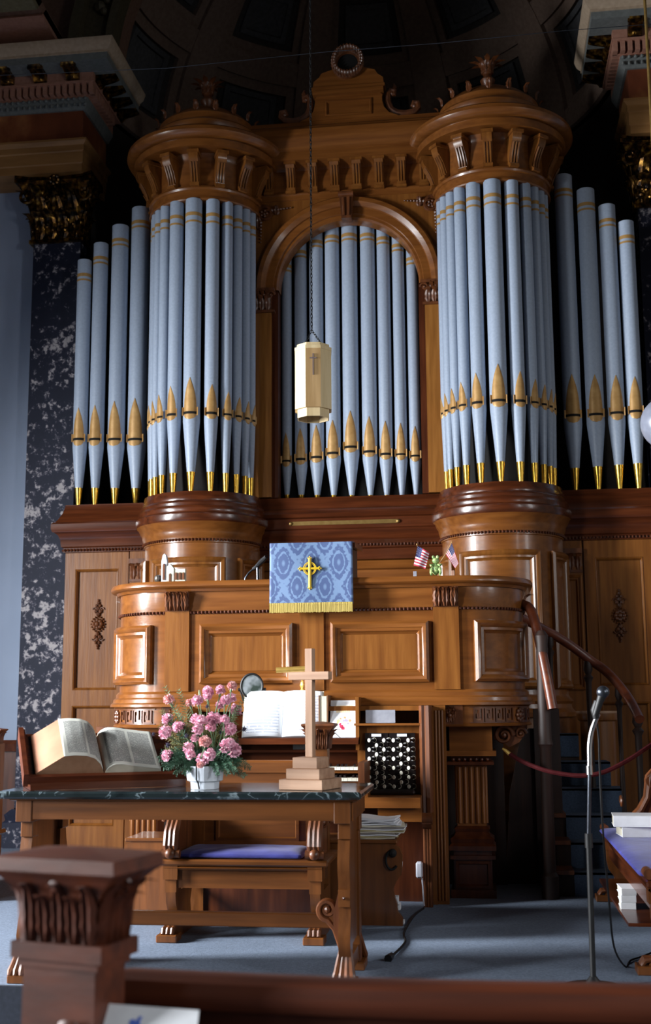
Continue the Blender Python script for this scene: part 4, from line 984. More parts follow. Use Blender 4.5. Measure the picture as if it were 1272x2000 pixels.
# red rope
b = MB(); rp = [P(992, 1470, 7.05), P(1020, 1487, 7.0), P(1060, 1503, 6.95), P(1100, 1512, 6.93), P(1140, 1515, 6.92), P(1180, 1508, 6.93), P(1225, 1486, 7.0), P(1272, 1455, 7.15), P(1340, 1410, 7.38)]
t = thing('barrier_rope', 'sagging dark red barrier rope across the pulpit stairs', 'rope', tuple(rp[0])); b.tube(rail(rp, 0), .013, 8); b.build('rope', RED, t)
b = MB(); b.tube([P(982, 1462, 7.06), P(988, 1466, 7.05), P(996, 1473, 7.04)], [.006, .010, .013], 8); b.build('hook', BRASS, t)
p = rp[-1]; t = thing('stanchion', 'brass rope stanchion standing right of the stairs', 'stanchion', (p.x, p.y, FL)); b = MB(); b.lathe([(.13, FL), (.13, FL+.02), (.02, FL+.05), (.018, p.z+.02), (.03, p.z+.03), (.001, p.z+.06)], (p.x, p.y), n=20); b.build('post', BRASS, t)

# ================================================================ THE ORGAN CONSOLE
CN = thing('organ_console', 'oak organ console with two panels of stop knobs and stacked keyboards', 'organ console', (-1.02, 6.9, FL))
CX0, CX1 = -1.70, -.29
b = MB(); b.box(CX0, CX1, 7.16, 7.2, FL, 1.14); b.box(CX0, CX0+.03, 6.62, 7.16, FL, 1.14); b.box(CX1-.03, CX1, 6.85, 7.16, FL, 1.14); b.box(CX0, CX1, 6.88, 7.2, 1.12, 1.148); b.build('console_case', OAK, CN)
b = MB(); b.box(-.73, -.37, 6.865, 6.90, .66, 1.04); b.build('jamb_board', OAK, CN)
b = MB(); b.box(-.74, -.36, 6.79, 6.90, 1.038, 1.05); b.build('jamb_shelf', OAKX, CN)
b = MB(); b.box(-.73, -.36, 6.58, 6.9, .60, .655); b.box(-.60, -.36, 6.66, 6.9, .52, .60); b.build('jamb_base', OAKX, CN)
for i, (x0, x1) in enumerate(((-.684, -.552), (-.546, -.398))):
    b = MB(); b.box(x0, x1, 6.845, 6.866, .67, .995); jb = b.build('stop_jamb', EBON, CN)
    b = MB(); xm = (x0+x1)/2; b.box(xm-.028, xm+.028, 6.836, 6.845, .975, .99); b.build('name_plate', PAPER, jb)
    cols = ((.018, 6, 0), (.060, 5, .027), (.102, 6, 0))
    for (dx, nn, dz) in cols:
        for k in range(nn):
            x = x0+.006+dx; z = .955-dz-k*.0512
            a = V((x+.028, 6.846, z)); d = V((-.55, -.83, 0)).normalized()
            kb = MB(); kb.tube([a, a+d*.012], .0125, 12); kb.tube([a+d*.012, a+d*.038], .008, 10); kb.tube([a+d*.036, a+d*.040, a+d*.046], [.0115, .0125, .0125], 14); kb.mi = 1; kb.tube([a+V((.0135*cos(q_*pi/6), -.004, .0135*sin(q_*pi/6))) for q_ in range(13)], .0013, 5); ko = kb.build('stop_knob', [EBON, PAPERB], jb)
            kf_ = MB(); kf_.tube([a+d*.0455, a+d*.048], [.0118, .0105], 14); kf_.build('ivory_face', IVORY, CN)
b = MB(); b.bbox(-.70, -.40, 6.76, 6.87, .655, .685, .01); b.build('thumb_rail', EBON, CN)
# music desk and keyboards
b = MB(); b.prism([(6.80, .955), (6.80, .97), (6.86, .975), (6.98, 1.20), (6.995, 1.20), (6.90, .955)], -1.60, -.715, 'yz'); b.box(-1.60, -.715, 6.765, 6.86, .935, .957); b.box(-1.60, -.715, 6.765, 6.775, .957, .968); b.build('music_desk', WALX, CN)
b = MB(); b.box(-.735, -.715, 6.82, 6.96, .90, 1.20); b.build('desk_end', OAK, CN)
b = MB(); b.box(-1.60, -.72, 6.98, 7.02, .60, .95); b.box(-1.60, -.72, 6.90, 6.98, .885, .90); b.build('fall_board', WALX, CN)
for k, (y, z) in enumerate(((6.62, .812), (6.54, .757))):
    b = MB(); b.box(-1.60, -.665 if k == 0 else -.665, y+.02, y+.30, z-.03, z-.006); kbd = b.build('key_bed', OAKX, CN)
    b = MB()
    for i in range(38):
        x = -1.58+i*.0237; b.box(x, x+.0225, y, y+.13, z-.012, z+.004)
    b.build('white_keys', IVORY, kbd); b = MB()
    for i in range(37):
        if i % 7 in (2, 6): continue
        x = -1.58+(i+1)*.0237-.006; b.box(x, x+.012, y+.05, y+.13, z+.004, z+.016)
    b.build('black_keys', EBON, kbd)
for xk in (-.69, -1.62): b = MB(); b.box(xk, xk+.035, 6.50, 6.85, .70, .845); b.build('key_cheek', CARV, CN)
b = MB(); b.box(-1.66, -.65, 6.62, 6.9, .60, .70); b.build('key_table', OAKX, CN)
# framing jambs of the console opening: moulded cheek and outer post
b = MB()
xs = [(-.375, 6.86), (-.37, 6.80), (-.355, 6.775), (-.34, 6.78), (-.333, 6.77), (-.315, 6.765), (-.305, 6.775), (-.30, 6.80), (-.30, 6.88), (-.375, 6.88)]
b.prism(xs, .56, 1.148, 'xy'); b.build('moulded_cheek', CARV, CN)
b = MB(); b.prism([(6.76, .56), (6.74, .53), (6.745, .50), (6.775, .48), (6.80, .47), (6.81, .40), (6.80, .30), (6.78, .2), (6.77, FL), (6.88, FL), (6.88, .56)], -.362, -.312, 'yz'); b.tube([(-.37, 6.765, .525), (-.305, 6.765, .525)], .028, 12)
for x in (-.352, -.337, -.322): b.tube([(x, 6.798, .47), (x, 6.805, .40), (x, 6.795, .30), (x, 6.765, FL)], .008, 6)
b.build('scroll_leg', CARV, CN)
b = MB(); b.box(-.292, -.225, 6.87, 6.96, FL, 1.148)
for x in (-.28, -.262, -.244): b.tube([(x, 6.868, FL+.02), (x, 6.868, 1.12)], .008, 8)
b.build('outer_post', OAK, CN)
b = MB(); b.box(-.300, -.2945, 6.862, 6.87, .98, 1.12); b.build('hinge', BRASS, CN)
for s in (1,):
    b = MB(); b.box(CX0-.12, CX0, 6.87, 6.96, FL, 1.148); b.build('outer_post', OAK, CN)
b = MB(); b.box(CX0+.03, -.36, 6.95, 7.0, FL, .60); b.build('knee_panel', WAL, CN)
# things on the console
def openbook(name, label, cat, cx, y, z, w, h, tilt, mat, cover=None, grp=None, cols=None):
    t = thing(name, label, cat, (cx, y, z)); s_, c_ = sin(tilt), cos(tilt)
    def q(u, v, d): return (cx+u, y+v*s_-d*c_, z+v*c_+d*s_*.0+d*s_)
    for sd, nm in ((-1, 'left_page'), (1, 'right_page')):
        g = []; uvs = []
        for j in range(9):
            r = []; ru = []
            for i in range(15):
                tt = i/14; d = .006+.028*sin(min(1, tt*1.0)*pi)**.6*(1-.35*tt)+.0
                r.append(q(sd*w/2*tt, h*j/8*(1-.0*tt), d)); ru.append((tt if sd > 0 else 1-tt, j/8))
            g.append(r); uvs.append(ru)
        page(g, uvs, nm, mat, t)
        b = MB(); pts = [(sd*w/2*i/14, .005+.028*sin(i/14*pi)**.6*(1-.35*i/14)) for i in range(15)]
        poly = pts+[(sd*w/2, .0), (0, .0)]
        n = len(poly); b.add([q(u, 0, d) for u, d in poly]+[q(u, h, d) for u, d in poly], [tuple(range(n)), tuple(range(2*n-1, n-1, -1))]+[(i, (i+1) % n, n+(i+1) % n, n+i) for i in range(n)]); b.build('page_block', PAPER, t)
    b = MB(); b.add([q(-w/2-.006, -.004, -.002), q(w/2+.006, -.004, -.002), q(w/2+.006, h+.004, -.002), q(-w/2-.006, h+.004, -.002), q(-w/2-.006, -.004, -.006), q(w/2+.006, -.004, -.006), q(w/2+.006, h+.004, -.006), q(-w/2-.006, h+.004, -.006)], [(0, 1, 2, 3), (7, 6, 5, 4), (0, 4, 5, 1), (1, 5, 6, 2), (2, 6, 7, 3), (3, 7, 4, 0)]); b.build('cover', cover or PAPERB, t)
    return t
openbook('music_book', 'large open music book with white pages on the organ desk', 'book', -1.165, 6.83, .972, .46, .272, .32, MUSICP)
t = thing('closed_book', 'cream closed book standing behind the open music book', 'book', (-.925, 6.87, .972)); b = MB(); b.box(-.945, -.905, 6.85, 6.985, .972, 1.205); b.build('page_block', PAPERB, t); b = MB(); b.box(-.903, -.897, 6.845, 6.99, .970, 1.21); b.box(-.951, -.945, 6.845, 6.99, .970, 1.21); b.build('cover', plain('brown_book_cloth', (120, 84, 54), .7), t)
t = thing('picture_booklet', 'white booklet with small coloured cover picture on the organ desk', 'booklet', (-.81, 6.84, .972))
def bq(u, v, d): return (-.887+u, 6.835+v*.36-d, .972+v*.94)
def slab(u0, u1, v0, v1, d0, d1): return ([bq(u, v, d) for d in (d0, d1) for (u, v) in ((u0, v0), (u1, v0), (u1, v1), (u0, v1))], [(0, 1, 2, 3), (7, 6, 5, 4), (0, 4, 5, 1), (1, 5, 6, 2), (2, 6, 7, 3), (3, 7, 4, 0)])
b = MB(); b.add(*slab(0, .155, 0, .222, 0, .012)); b.build('cover', PAPER, t)
cols5 = [plain('print_%s' % n, c, .8) for n, c in (('yellow', (236, 206, 140)), ('crimson', (206, 58, 92)), ('orange', (234, 160, 110)), ('lilac', (176, 164, 206)))]
b = MB()
for k in range(9): b.add(*slab(.028+.0115*k, .028+.0115*k+.008, .165, .19, .012, .0125))
for k in range(7): b.add(*slab(.036+.0115*k, .036+.0115*k+.007, .148, .160, .012, .0125))
b.build('title_print', cols5[0], t)
for k, (u, v, r_, c) in enumerate(((.068, .065, .012, 1), (.076, .055, .011, 1), (.06, .078, .007, 1), (.05, .10, .010, 0), (.045, .088, .006, 0), (.115, .10, .009, 2), (.085, .118, .007, 2), (.06, .112, .006, 2), (.095, .10, .010, 3), (.105, .082, .006, 3), (.08, .098, .006, 3))):
    b = MB(); n = 9; rr = [r_*(.7+.5*random.random()) for _ in range(n)]
    f = [bq(u+rr[i]*cos(i*2*pi/n), v+rr[i]*sin(i*2*pi/n), .0126) for i in range(n)]; g = [bq(u+rr[i]*cos(i*2*pi/n), v+rr[i]*sin(i*2*pi/n), .012) for i in range(n)]
    b.add(f+g, [tuple(range(n))]+[(i, (i+1) % n, n+(i+1) % n, n+i) for i in range(n)]); b.build('printed_figure', cols5[c], t)
b = MB(); b.tube([P(653, 1430, 6.80), P(665, 1441, 6.79)], .002, 6); tag(b.build('pencil', BLACK), 'thin dark pencil lying at the foot of the picture booklet', 'pencil')
t = thing('desk_lamp', 'brass tube reading lamp over the open music book', 'lamp', (-1.04, 6.9, 1.15))
b = MB(); b.tube([P(540, 1309, 6.84), P(602, 1306, 6.84)], .0165, 16); b.build('lamp_shade', BRASS, t)
p = P(590, 1330, 6.93); b = MB(); b.tube([P(585, 1309, 6.86), P(592, 1312, 6.9), (p.x, 6.95, p.z), (p.x, 6.96, 1.16)], .006, 8); b.lathe([(.009, 1.22), (.014, 1.24), (.007, 1.25), (.015, 1.27), (.008, 1.29)], (p.x, 6.94), n=12); b.lathe([(.035, 1.15), (.035, 1.158), (.012, 1.17), (.008, 1.25)], (p.x, 6.94), n=16); b.build('lamp_arm', BRASS, t)
t = thing('oval_mirror', "round black-framed organist's mirror above the open music book", 'mirror', (-1.33, 6.9, 1.15))
c = P(492, 1340, 6.9); b = MB(); b.tube([(c.x+.064*cos(i*pi/16), 6.9, c.z+.070*sin(i*pi/16)) for i in range(33)], .007, 8); b.tube([(c.x-.082, 6.91, c.z-.02), (c.x-.066, 6.91, c.z-.02)], .010, 8); b.tube([(c.x+.082, 6.91, c.z-.02), (c.x+.066, 6.91, c.z-.02)], .010, 8); b.tube([(c.x-.076, 6.92, c.z-.02), (c.x-.05, 6.92, c.z-.09), (c.x, 6.92, c.z-.11), (c.x+.05, 6.92, c.z-.09), (c.x+.076, 6.92, c.z-.02)], .005, 8); b.tube([(c.x, 6.92, c.z-.11), (c.x, 6.92, 1.15)], .007, 8); b.build('mirror_frame', BLACK, t)
b = MB(); b.add([(c.x, 6.896, c.z)]+[(c.x+.062*cos(i*pi/16), 6.898, c.z+.068*sin(i*pi/16)) for i in range(32)], [(0, 1+i, 1+(i+1) % 32) for i in range(32)]); b.build('mirror_glass', noisemat('painted_mirror_reflection', [(.4, (60, 72, 66)), (.6, (150, 156, 160))], (1, 1, 1), 14, 2, .25, metal=.3), t)  # mottled grey-green stands in for what the mirror reflects
b = MB(); b.box(-.68, -.51, 6.855, 6.862, 1.052, 1.125); tag(b.build('notice_card', plain('grey_card', (146, 148, 158), .7)), 'grey card standing on the shelf above the stop knobs', 'card')
b = MB(); b.bbox(WX(573, 1470, 6.95), WX(598, 1470, 6.95), 6.935, 6.96, .90, .935, .003); tag(b.build('small_box', plain('grey_box', (120, 118, 120), .6)), 'small grey box on the dark shelf behind the wooden cross', 'box')
t = thing('power_adapter', 'white power adapter fixed at the right of the console kneehole', 'power adapter', (-.385, 6.78, .21)); b = MB(); b.bbox(-.402, -.366, 6.75, 6.80, .21, .295, .008); b.build('adapter_body', PLASTICW, t); b = MB(); b.tube([(-.37, 6.77, .21), (-.366, 6.76, .16), (-.363, 6.755, .09), (-.36, 6.75, FL+.01)], .004, 6); b.build('adapter_cord', PLASTICW, t)
b = MB(); b.tube(rail([(-.36, 6.70, FL+.006), P(822, 1790, 6.3)*0+V((-.40, 6.45, FL+.006)), (-.42, 6.0, FL+.006), (-.40, 5.75, FL+.006), (-.437, 5.43, FL+.008)], 0), .006, 6); b.tube([(-.437, 5.43, FL+.012), (-.447, 5.36, FL+.012)], [.014, .018], 8); tag(b.build('floor_cable', BLACK), 'black cable running over the carpet beneath the console', 'cable')

# ================================================================ ORGAN BENCH, PAPERS
OB = thing('organ_bench', 'long wooden organ bench with shaped ends in front of the console', 'bench', (-1.17, 6.3, FL))
def bench_end(s):
    pts = [(0, .055), (.375, .055), (.375, .09), (.352, .12), (.348, .16), (.335, .20), (.33, .235), (.345, .27), (.37, .30), (.378, .35), (.378, .40), (.365, .435), (.34, .452), (.32, .455), (0, .455)]
    return [(-1.17+s*(.355+x), z) for x, z in pts]
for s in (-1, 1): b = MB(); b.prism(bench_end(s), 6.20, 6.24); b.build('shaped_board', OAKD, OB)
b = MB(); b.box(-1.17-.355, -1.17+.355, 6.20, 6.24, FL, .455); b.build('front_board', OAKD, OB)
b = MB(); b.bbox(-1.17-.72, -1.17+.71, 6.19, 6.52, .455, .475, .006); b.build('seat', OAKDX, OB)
b = MB(); b.box(-1.17-.68, -1.17+.66, 6.44, 6.48, FL, .455); b.build('rear_board', WAL, OB)
b = MB(); x = -.49; b.tube([(x+.03*cos(i*pi/10)*1.0, 6.19, .375+.045*sin(i*pi/10)) for i in range(4, 19)], .006, 8); b.ball((x+.005, 6.195, .41), .022, 10); b.build('carved_cutout', VOID, OB)  # raised black shape stands in for the shaded hollow
for i, (px, py, w, h) in enumerate(((773, 1757, .035, .045), (778, 1768, .03, .03), (786, 1803, .028, .04))):
    p = P(px, py, 6.30); b = MB(); b.box(p.x-w/2, p.x+w/2, 6.245, 6.30, max(FL, p.z-h/2), p.z+h/2); tag(b.build('white_box', PAPER), ['small white box lodged high behind the curved bench end', 'small white box tucked low behind the curved bench end', 'white box on the carpet at the foot of the bench end'][i], 'box')
zc = .476; ys = 6.20
for i in range(13):
    h = random.uniform(.005, .012); x1 = WX(791 if 3 < i < 9 else 783, 1620, ys)+random.uniform(-.02, .01); x0 = x1-.30; rz = random.uniform(-.10, .10)
    b = MB(); b.x = Matrix.Translation(((x0+x1)/2, ys+.13, 0)) @ Matrix.Rotation(rz, 4, 'Z')
    nn = 8; L = .14
    for k in range(1): 
        vs = []
        for q in range(nn+1):
            u = -L+2*L*q/nn; dz = (.006*sin(q*.9+i) if i > 9 else .002*sin(q+i))
            vs += [(u, -.10, zc+dz), (u, .10, zc+dz), (u, .10, zc+h+dz), (u, -.10, zc+h+dz)]
        fs = []
        for q in range(nn):
            for m_ in range(4): fs.append((4*q+m_, 4*q+(m_+1) % 4, 4*q+4+(m_+1) % 4, 4*q+4+m_))
        fs += [(0, 3, 2, 1), (4*nn, 4*nn+1, 4*nn+2, 4*nn+3)]; b.add(vs, fs)
    zc += h+.0006
    m_ = (PAPERB, plain('buff_paper', (176, 164, 122), .8), PAPER, plain('grey_paper', (140, 134, 130), .8))[i % 4 if i < 9 else 2]
    o = b.build('magazine', m_); tag(o, 'magazine in the stack on the right end of the organ bench, %s' % ('topmost' if i == 12 else 'lowest' if i == 0 else '%s from the bottom' % ORD[i]), 'magazine', 'magazines stacked on the organ bench')

# ================================================================ SETTEES
def newel_cap(b, w, z0, h, leaves=True, ct=.08, pk=.24):     # carved flaring capital with a flat square cap, local axes, half width w at the cap
    k = w*.58
    prof = [(0, z0), (0, z0+h*.55), (w*.10, z0+h*.75), (w*.28, z0+h*.95), (w*.34, z0+h)]
    for (d0, za), (d1, zb) in zip(prof[:-1], prof[1:]):
        a, c = k+d0, k+d1; b.add([(-a, -a, za), (a, -a, za), (a, a, za), (-a, a, za), (-c, -c, zb), (c, -c, zb), (c, c, zb), (-c, c, zb)], [(i, (i+1) % 4, 4+(i+1) % 4, 4+i) for i in range(4)])
    if leaves:
        for q in range(4):
            mm = b.x; rot = Matrix.Rotation(q*pi/2, 4, 'Z'); b.x = (mm @ rot) if mm is not None else rot
            for i in range(5): b.leaf((-k+k*2*(i+.5)/5, -k, z0+.0), (0, -1, 0), h*(.72 if i % 2 else .9), k*.44, .35, th=.35)
            b.ball((0, -k-w*.20, z0+h*.86), w*.10, 8); b.x = mm
    c = w; z = z0+h
    b.add([(-c*.93, -c*.93, z), (c*.93, -c*.93, z), (c*.93, c*.93, z), (-c*.93, c*.93, z), (-c, -c, z+h*.06), (c, -c, z+h*.06), (c, c, z+h*.06), (-c, c, z+h*.06), (-c*.98, -c*.98, z+h*(.06+ct)), (c*.98, -c*.98, z+h*(.06+ct)), (c*.98, c*.98, z+h*(.06+ct)), (-c*.98, c*.98, z+h*(.06+ct)), (-c*.2, -c*.2, z+h*pk), (c*.2, -c*.2, z+h*pk), (c*.2, c*.2, z+h*pk), (-c*.2, c*.2, z+h*pk)],
          [(3, 2, 1, 0), (12, 13, 14, 15)]+[(i+4*r, (i+1) % 4+4*r, 4+(i+1) % 4+4*r, 4+i+4*r) for r in range(3) for i in range(4)])
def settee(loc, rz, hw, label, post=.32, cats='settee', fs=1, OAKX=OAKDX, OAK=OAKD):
    t = thing('carved_settee', label, cats, loc, rz)
    def B(): return MB()
    b = B(); b.bbox(-hw, hw, -.22, .24, .345, .375, .008); b.sweep([(0, .325), (.012, .335), (.0, .345)], [(-hw+.03, -.2), (hw-.03, -.2)]); b.build('seat', OAKX, t, local=True)
    b = B(); b.box(-hw+.06, hw-.06, -.19, -.165, .24, .345); b.box(-hw+.06, hw-.06, .18, .2, .24, .345); b.build('apron', OAKX, t, local=True)
    b = B(); b.box(-hw+.12, hw-.12, .17, .19, .02, .25); b.build('lower_back_board', WAL, t, local=True)
    for s in (-1, 1):
        x = s*(hw-.065)
        b = B(); b.box(x-.035, x+.035, -.21, -.1, .28, .345); b.box(x-.028, x+.028, -.20, -.1, .22, .28)
        b.prism([(-.20, .22), (-.19, .17), (-.16, .13), (-.165, .09), (-.20, .06), (-.22, .04), (-.22, .0), (.22, .0), (.22, .04), (.12, .06), (.10, .14), (.14, .22)], x-.024, x+.024, 'yz'); b.build('leg', OAK, t, local=True)
        b = B(); b.bbox(x-.05, x+.05, -.27, -.17, 0, .035, .004); b.build('foot_block', OAK, t, local=True)
        b = B()
        for q in (-.022, 0, .022): b.tube([(x+q, -.20, .06), (x+q, -.235, .055), (x+q, -.25, .035)], [.010, .013, .010], 8)
        b.build('paw_foot', CARV, t, local=True)
        # arm: three ribs in an S with a ball at its foot and an outer volute
        b = B()
        if hw > .6:
            for q in (-.03, 0, .03): b.tube([(x+q, -.10, .40), (x+q, -.06, .44), (x+q, .0, .50), (x+q, .04, .57), (x+q, .05, .63), (x+q, .06, .68), (x+q, .10, .72), (x+q, .15, .72)], [.016, .02, .02, .018, .02, .024, .026, .02], 8)
            b.tube([(x-.05, .07, .66), (x+.05, .07, .66)], .036, 14); b.tube([(x-.05, -.10, .405), (x+.05, -.10, .405)], .026, 12); b.prism([(-.10, .375), (-.02, .46), (.04, .56), (.06, .66), (.2, .7), (.2, .375)], x-.02, x+.02, 'yz')
        for q in (-.022, 0, .022):
            if hw > .6: break
            b.tube([(x+q, -.20, .40), (x+q, -.215, .44), (x+q, -.20, .50), (x+q, -.15, .55), (x+q, -.10, .58), (x+q, 0, .585), (x+q, .10, .60), (x+q, .2, .64)], [.012, .016, .016, .014, .014, .013, .013, .012], 8)
        if hw < .6: b.tube([(x-.04, -.19, .40), (x+.04, -.19, .40)], .024, 12); b.ball((x, -.22, .402), .026, 12); b.prism([(-.19, .375), (-.2, .45), (-.14, .54), (-.02, .575), (.2, .6), (.2, .375)], x-.012, x+.012, 'yz')
        b.build('arm', CARV, t, local=True)
        b = B(); b.tube([(x-.045, -.205, .40), (x+.045, -.205, .40)], .022, 12); b.tube([(x-.047, -.205, .40), (x+.047, -.205, .40)], .012, 12); b.build('arm_volute', CARV, t, local=True)
        b = B(); b.spiral((x+s*.03, -.10, .54), .03, 1.3, .010, (s, 0, 0), (0, 0, 1)); b.build('outer_scroll', CARV, t, local=True)
        xp = s*post if hw < .6 else s*(hw-.10)
        b = B(); b.box(xp-.045, xp+.045, .16, .25, 0, .88); po = b.build('back_post', OAK, t, local=True)
        b = B(); b.x = Matrix.Translation((xp, .205, 0)); newel_cap(b, .085*fs, .88, .11*fs); b.build('post_finial', CARV, po, local=True)
    xb = (post if hw < .6 else hw-.10)-.045
    b = B(); b.box(-xb, xb, .185, .205, .375, .80); b.box(-xb, xb, .17, .22, .375, .42); b.box(-xb, xb, .165, .225, .56, .60); b.tube([(-xb, .195, .805), (xb, .195, .805)], .018, 10); b.box(-xb, xb, .17, .22, .76, .80); b.frame(-xb+.06, xb-.06, .42, .56, .185, [(0, 0), (0, .012), (.014, .014), (.02, 0)]); b.build('back_panel', OAKX, t, local=True)
    return t
def cushion(loc, rz, hw, y0, y1, label):
    b = MB(); n = 24; m = 8; vs = []; fs = []
    th = .038
    def hgt(i, j):
        e = min(i/n, 1-i/n)*n; f = min(j/m, 1-j/m)*m; s_ = min(1, e/1.6)*min(1, f/1.2)
        return th*(.60+.40*s_)+.004*noise.noise(V((i*.5, j*.6, hw)))
    for j in range(m+1):
        for i in range(n+1): vs.append((-hw+2*hw*i/n, y0+(y1-y0)*j/m, .376+hgt(i, j)))
    k = (n+1)*(m+1)
    for j in range(m+1):
        for i in range(n+1): vs.append((-hw+2*hw*i/n, y0+(y1-y0)*j/m, .376))
    for j in range(m):
        for i in range(n):
            a = j*(n+1)+i; fs += [(a, a+1, a+n+2, a+n+1), (k+a, k+a+n+1, k+a+n+2, k+a+1)]
    rim = [i for i in range(n+1)]+[j*(n+1)+n for j in range(1, m+1)]+[m*(n+1)+i for i in range(n-1, -1, -1)]+[j*(n+1) for j in range(m-1, 0, -1)]
    for i in range(len(rim)): p, q = rim[i], rim[(i+1) % len(rim)]; fs.append((p, q, q+k, p+k))
    b.add(vs, fs); o = b.build('seat_cushion', VELVET, local=True, ang=1.2); o.location = loc; o.rotation_euler = (0, 0, rz); tag(o, label, 'cushion', 'blue velvet seat cushions')
    sd = o.modifiers.new('s', 'SUBSURF'); sd.levels = 1; sd.render_levels = 1
    return o
settee((-1.168, 5.93, FL), 0, .415, 'carved oak settee with scroll arms behind the marble table')
cushion((-1.19, 5.93, FL), 0, .31, -.19, .15, 'flat blue velvet cushion on the settee behind the marble table')
S2 = settee((-3.36, 6.83, FL), 0, .46, 'settee in shade at the far left, behind the open Bible', post=.38, fs=.7, OAKX=WALX, OAK=WAL)  # walnut instead of oak: the shade over this settee put into its colour
cushion((-3.30, 6.83, FL), 0, .37, -.19, .15, 'blue cushion at the left edge, beyond the table end')
settee((.86, 6.16, FL), R(-90), .98, 'long carved settee with big scroll arms at the right edge', OAKX=WALX)  # walnut seat, apron and back carry the shade of this side in their colour
cushion((.82, 6.17, FL), R(-90), .90, -.20, .17, 'long blue velvet cushion under two white books at the right')
# books on and under the right hand settee
zt = FL+.376+.038
def hymnbook(cx, cy, z, w, d, h, rz, label, grp):
    t = thing('white_book', label, 'book', (cx, cy, z), rz, grp)
    b = MB(); b.bbox(-w/2+.003, w/2-.003, -d/2+.003, d/2-.003, .004, h-.004, .001); b.build('page_block', PAPERB, t, local=True)
    b = MB(); b.bbox(-w/2, w/2, -d/2, d/2, 0, .004, .001); b.bbox(-w/2, w/2, -d/2, d/2, h-.004, h, .001); b.bbox(-w/2, w/2, -d/2, -d/2+.003, .004, h-.004, .001); b.build('cover', PAPER, t, local=True)
hymnbook(.80, 6.55, zt, .24, .20, .052, R(4), 'thick white book on the long blue cushion, lower of two', 'white books on the long settee')
hymnbook(.775, 6.54, zt+.053, .25, .21, .055, R(-3), 'thick white book on the long blue cushion, upper of two', 'white books on the long settee')
b = MB(); b.box(.60, 1.0, 5.55, 6.9, .185, .20); tag(b.build('book_shelf', WALX), 'dark low shelf for books beneath the long right settee', 'shelf')
for k in range(3): hymnbook(.645, 5.98, .20+.032*k, .07, .16, .031, R(2*k-2), 'white book beneath the long right settee, %s of three' % ('lowest', 'middle', 'topmost')[k], 'white books under the long settee')

# ================================================================ COMMUNION TABLE
CT = thing('communion_table', 'carved oak communion table with a dark veined marble top', 'table', (-1.25, 5.07, FL))
b = MB(); b.bbox(-2.01, -.495, 4.76, 5.33, .785, .815, .008); b.build('marble_top', VEIN, CT)
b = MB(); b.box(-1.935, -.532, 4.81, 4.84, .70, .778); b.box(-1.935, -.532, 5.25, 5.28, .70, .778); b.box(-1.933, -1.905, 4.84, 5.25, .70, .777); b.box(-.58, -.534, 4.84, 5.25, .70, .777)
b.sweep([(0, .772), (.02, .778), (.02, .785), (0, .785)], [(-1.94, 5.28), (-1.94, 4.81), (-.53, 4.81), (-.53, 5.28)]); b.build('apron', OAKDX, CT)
for x in (-1.90, -.575):
    s = 1 if x > -1.2 else -1
    for fy, dy in ((4.86, 1), (5.24, -1)):
        b = MB(); Y = lambda y: fy+dy*y
        b.bbox(x-.034, x+.034, min(Y(-.056), Y(.06)), max(Y(-.056), Y(.06)), .688, .776, .003); b.bbox(x-.022, x+.03, min(Y(-.025), Y(.05)), max(Y(-.025), Y(.05)), .625, .69, .003)
        pts = [(Y(-.01), .625), (Y(-.02), .58), (Y(-.035), .54), (Y(-.03), .50), (Y(-.015), .46), (Y(-.01), .43), (Y(-.02), .43), (Y(-.02), .365), (Y(0), .365), (Y(.0), .33), (Y(-.02), .28), (Y(-.03), .235), (Y(-.02), .19), (Y(.0), .15), (Y(.0), .12), (Y(.06), .12), (Y(.06), .625)]
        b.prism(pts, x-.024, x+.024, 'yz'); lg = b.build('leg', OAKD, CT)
        b = MB()
        for q in (-.030, -.010, .010, .030): b.tube([(x+q*.6, Y(.01), .20), (x+q*.8, Y(-.01), .16), (x+q, Y(-.035), .12), (x+q*1.15, Y(-.05), .10), (x+q*1.2, Y(-.06), .085)], [.008, .012, .014, .015, .009], 8)
        b.prism([(Y(.0), .19), (Y(-.02), .13), (Y(-.03), .09), (Y(.05), .09), (Y(.05), .19)], x-.026, x+.026, 'yz'); b.build('paw_foot', CARV, lg)
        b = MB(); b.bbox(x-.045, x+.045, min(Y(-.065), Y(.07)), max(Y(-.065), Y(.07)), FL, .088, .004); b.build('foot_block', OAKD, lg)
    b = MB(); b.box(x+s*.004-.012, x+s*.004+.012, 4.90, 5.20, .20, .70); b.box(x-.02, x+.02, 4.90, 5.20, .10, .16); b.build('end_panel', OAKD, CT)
    for sx in (-1,):
        b = MB(); d = -s
        b.spiral((x+d*.075, 4.90, .345), .034, 1.5, .012, (d, 0, 0), (0, 0, 1), -pi/2, hook=[(x+d*.02, 4.9, .20), (x+d*.045, 4.9, .27)]); b.spiral((x+d*.075, 4.93, .345), .034, 1.5, .012, (d, 0, 0), (0, 0, 1), -pi/2)
        b.prism([(x+d*.02, .20), (x+d*.05, .29), (x+d*.05, .33), (x+d*.03, .41), (x+d*.02, .41)], 4.885, 4.945); b.build('scroll_bracket', CARV, CT)
    b = MB(); b.ball((x, 4.83, .40), .007, 8); b.build('peg', WAL, CT)
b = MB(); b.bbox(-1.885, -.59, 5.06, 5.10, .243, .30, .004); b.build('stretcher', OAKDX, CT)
TT = .816
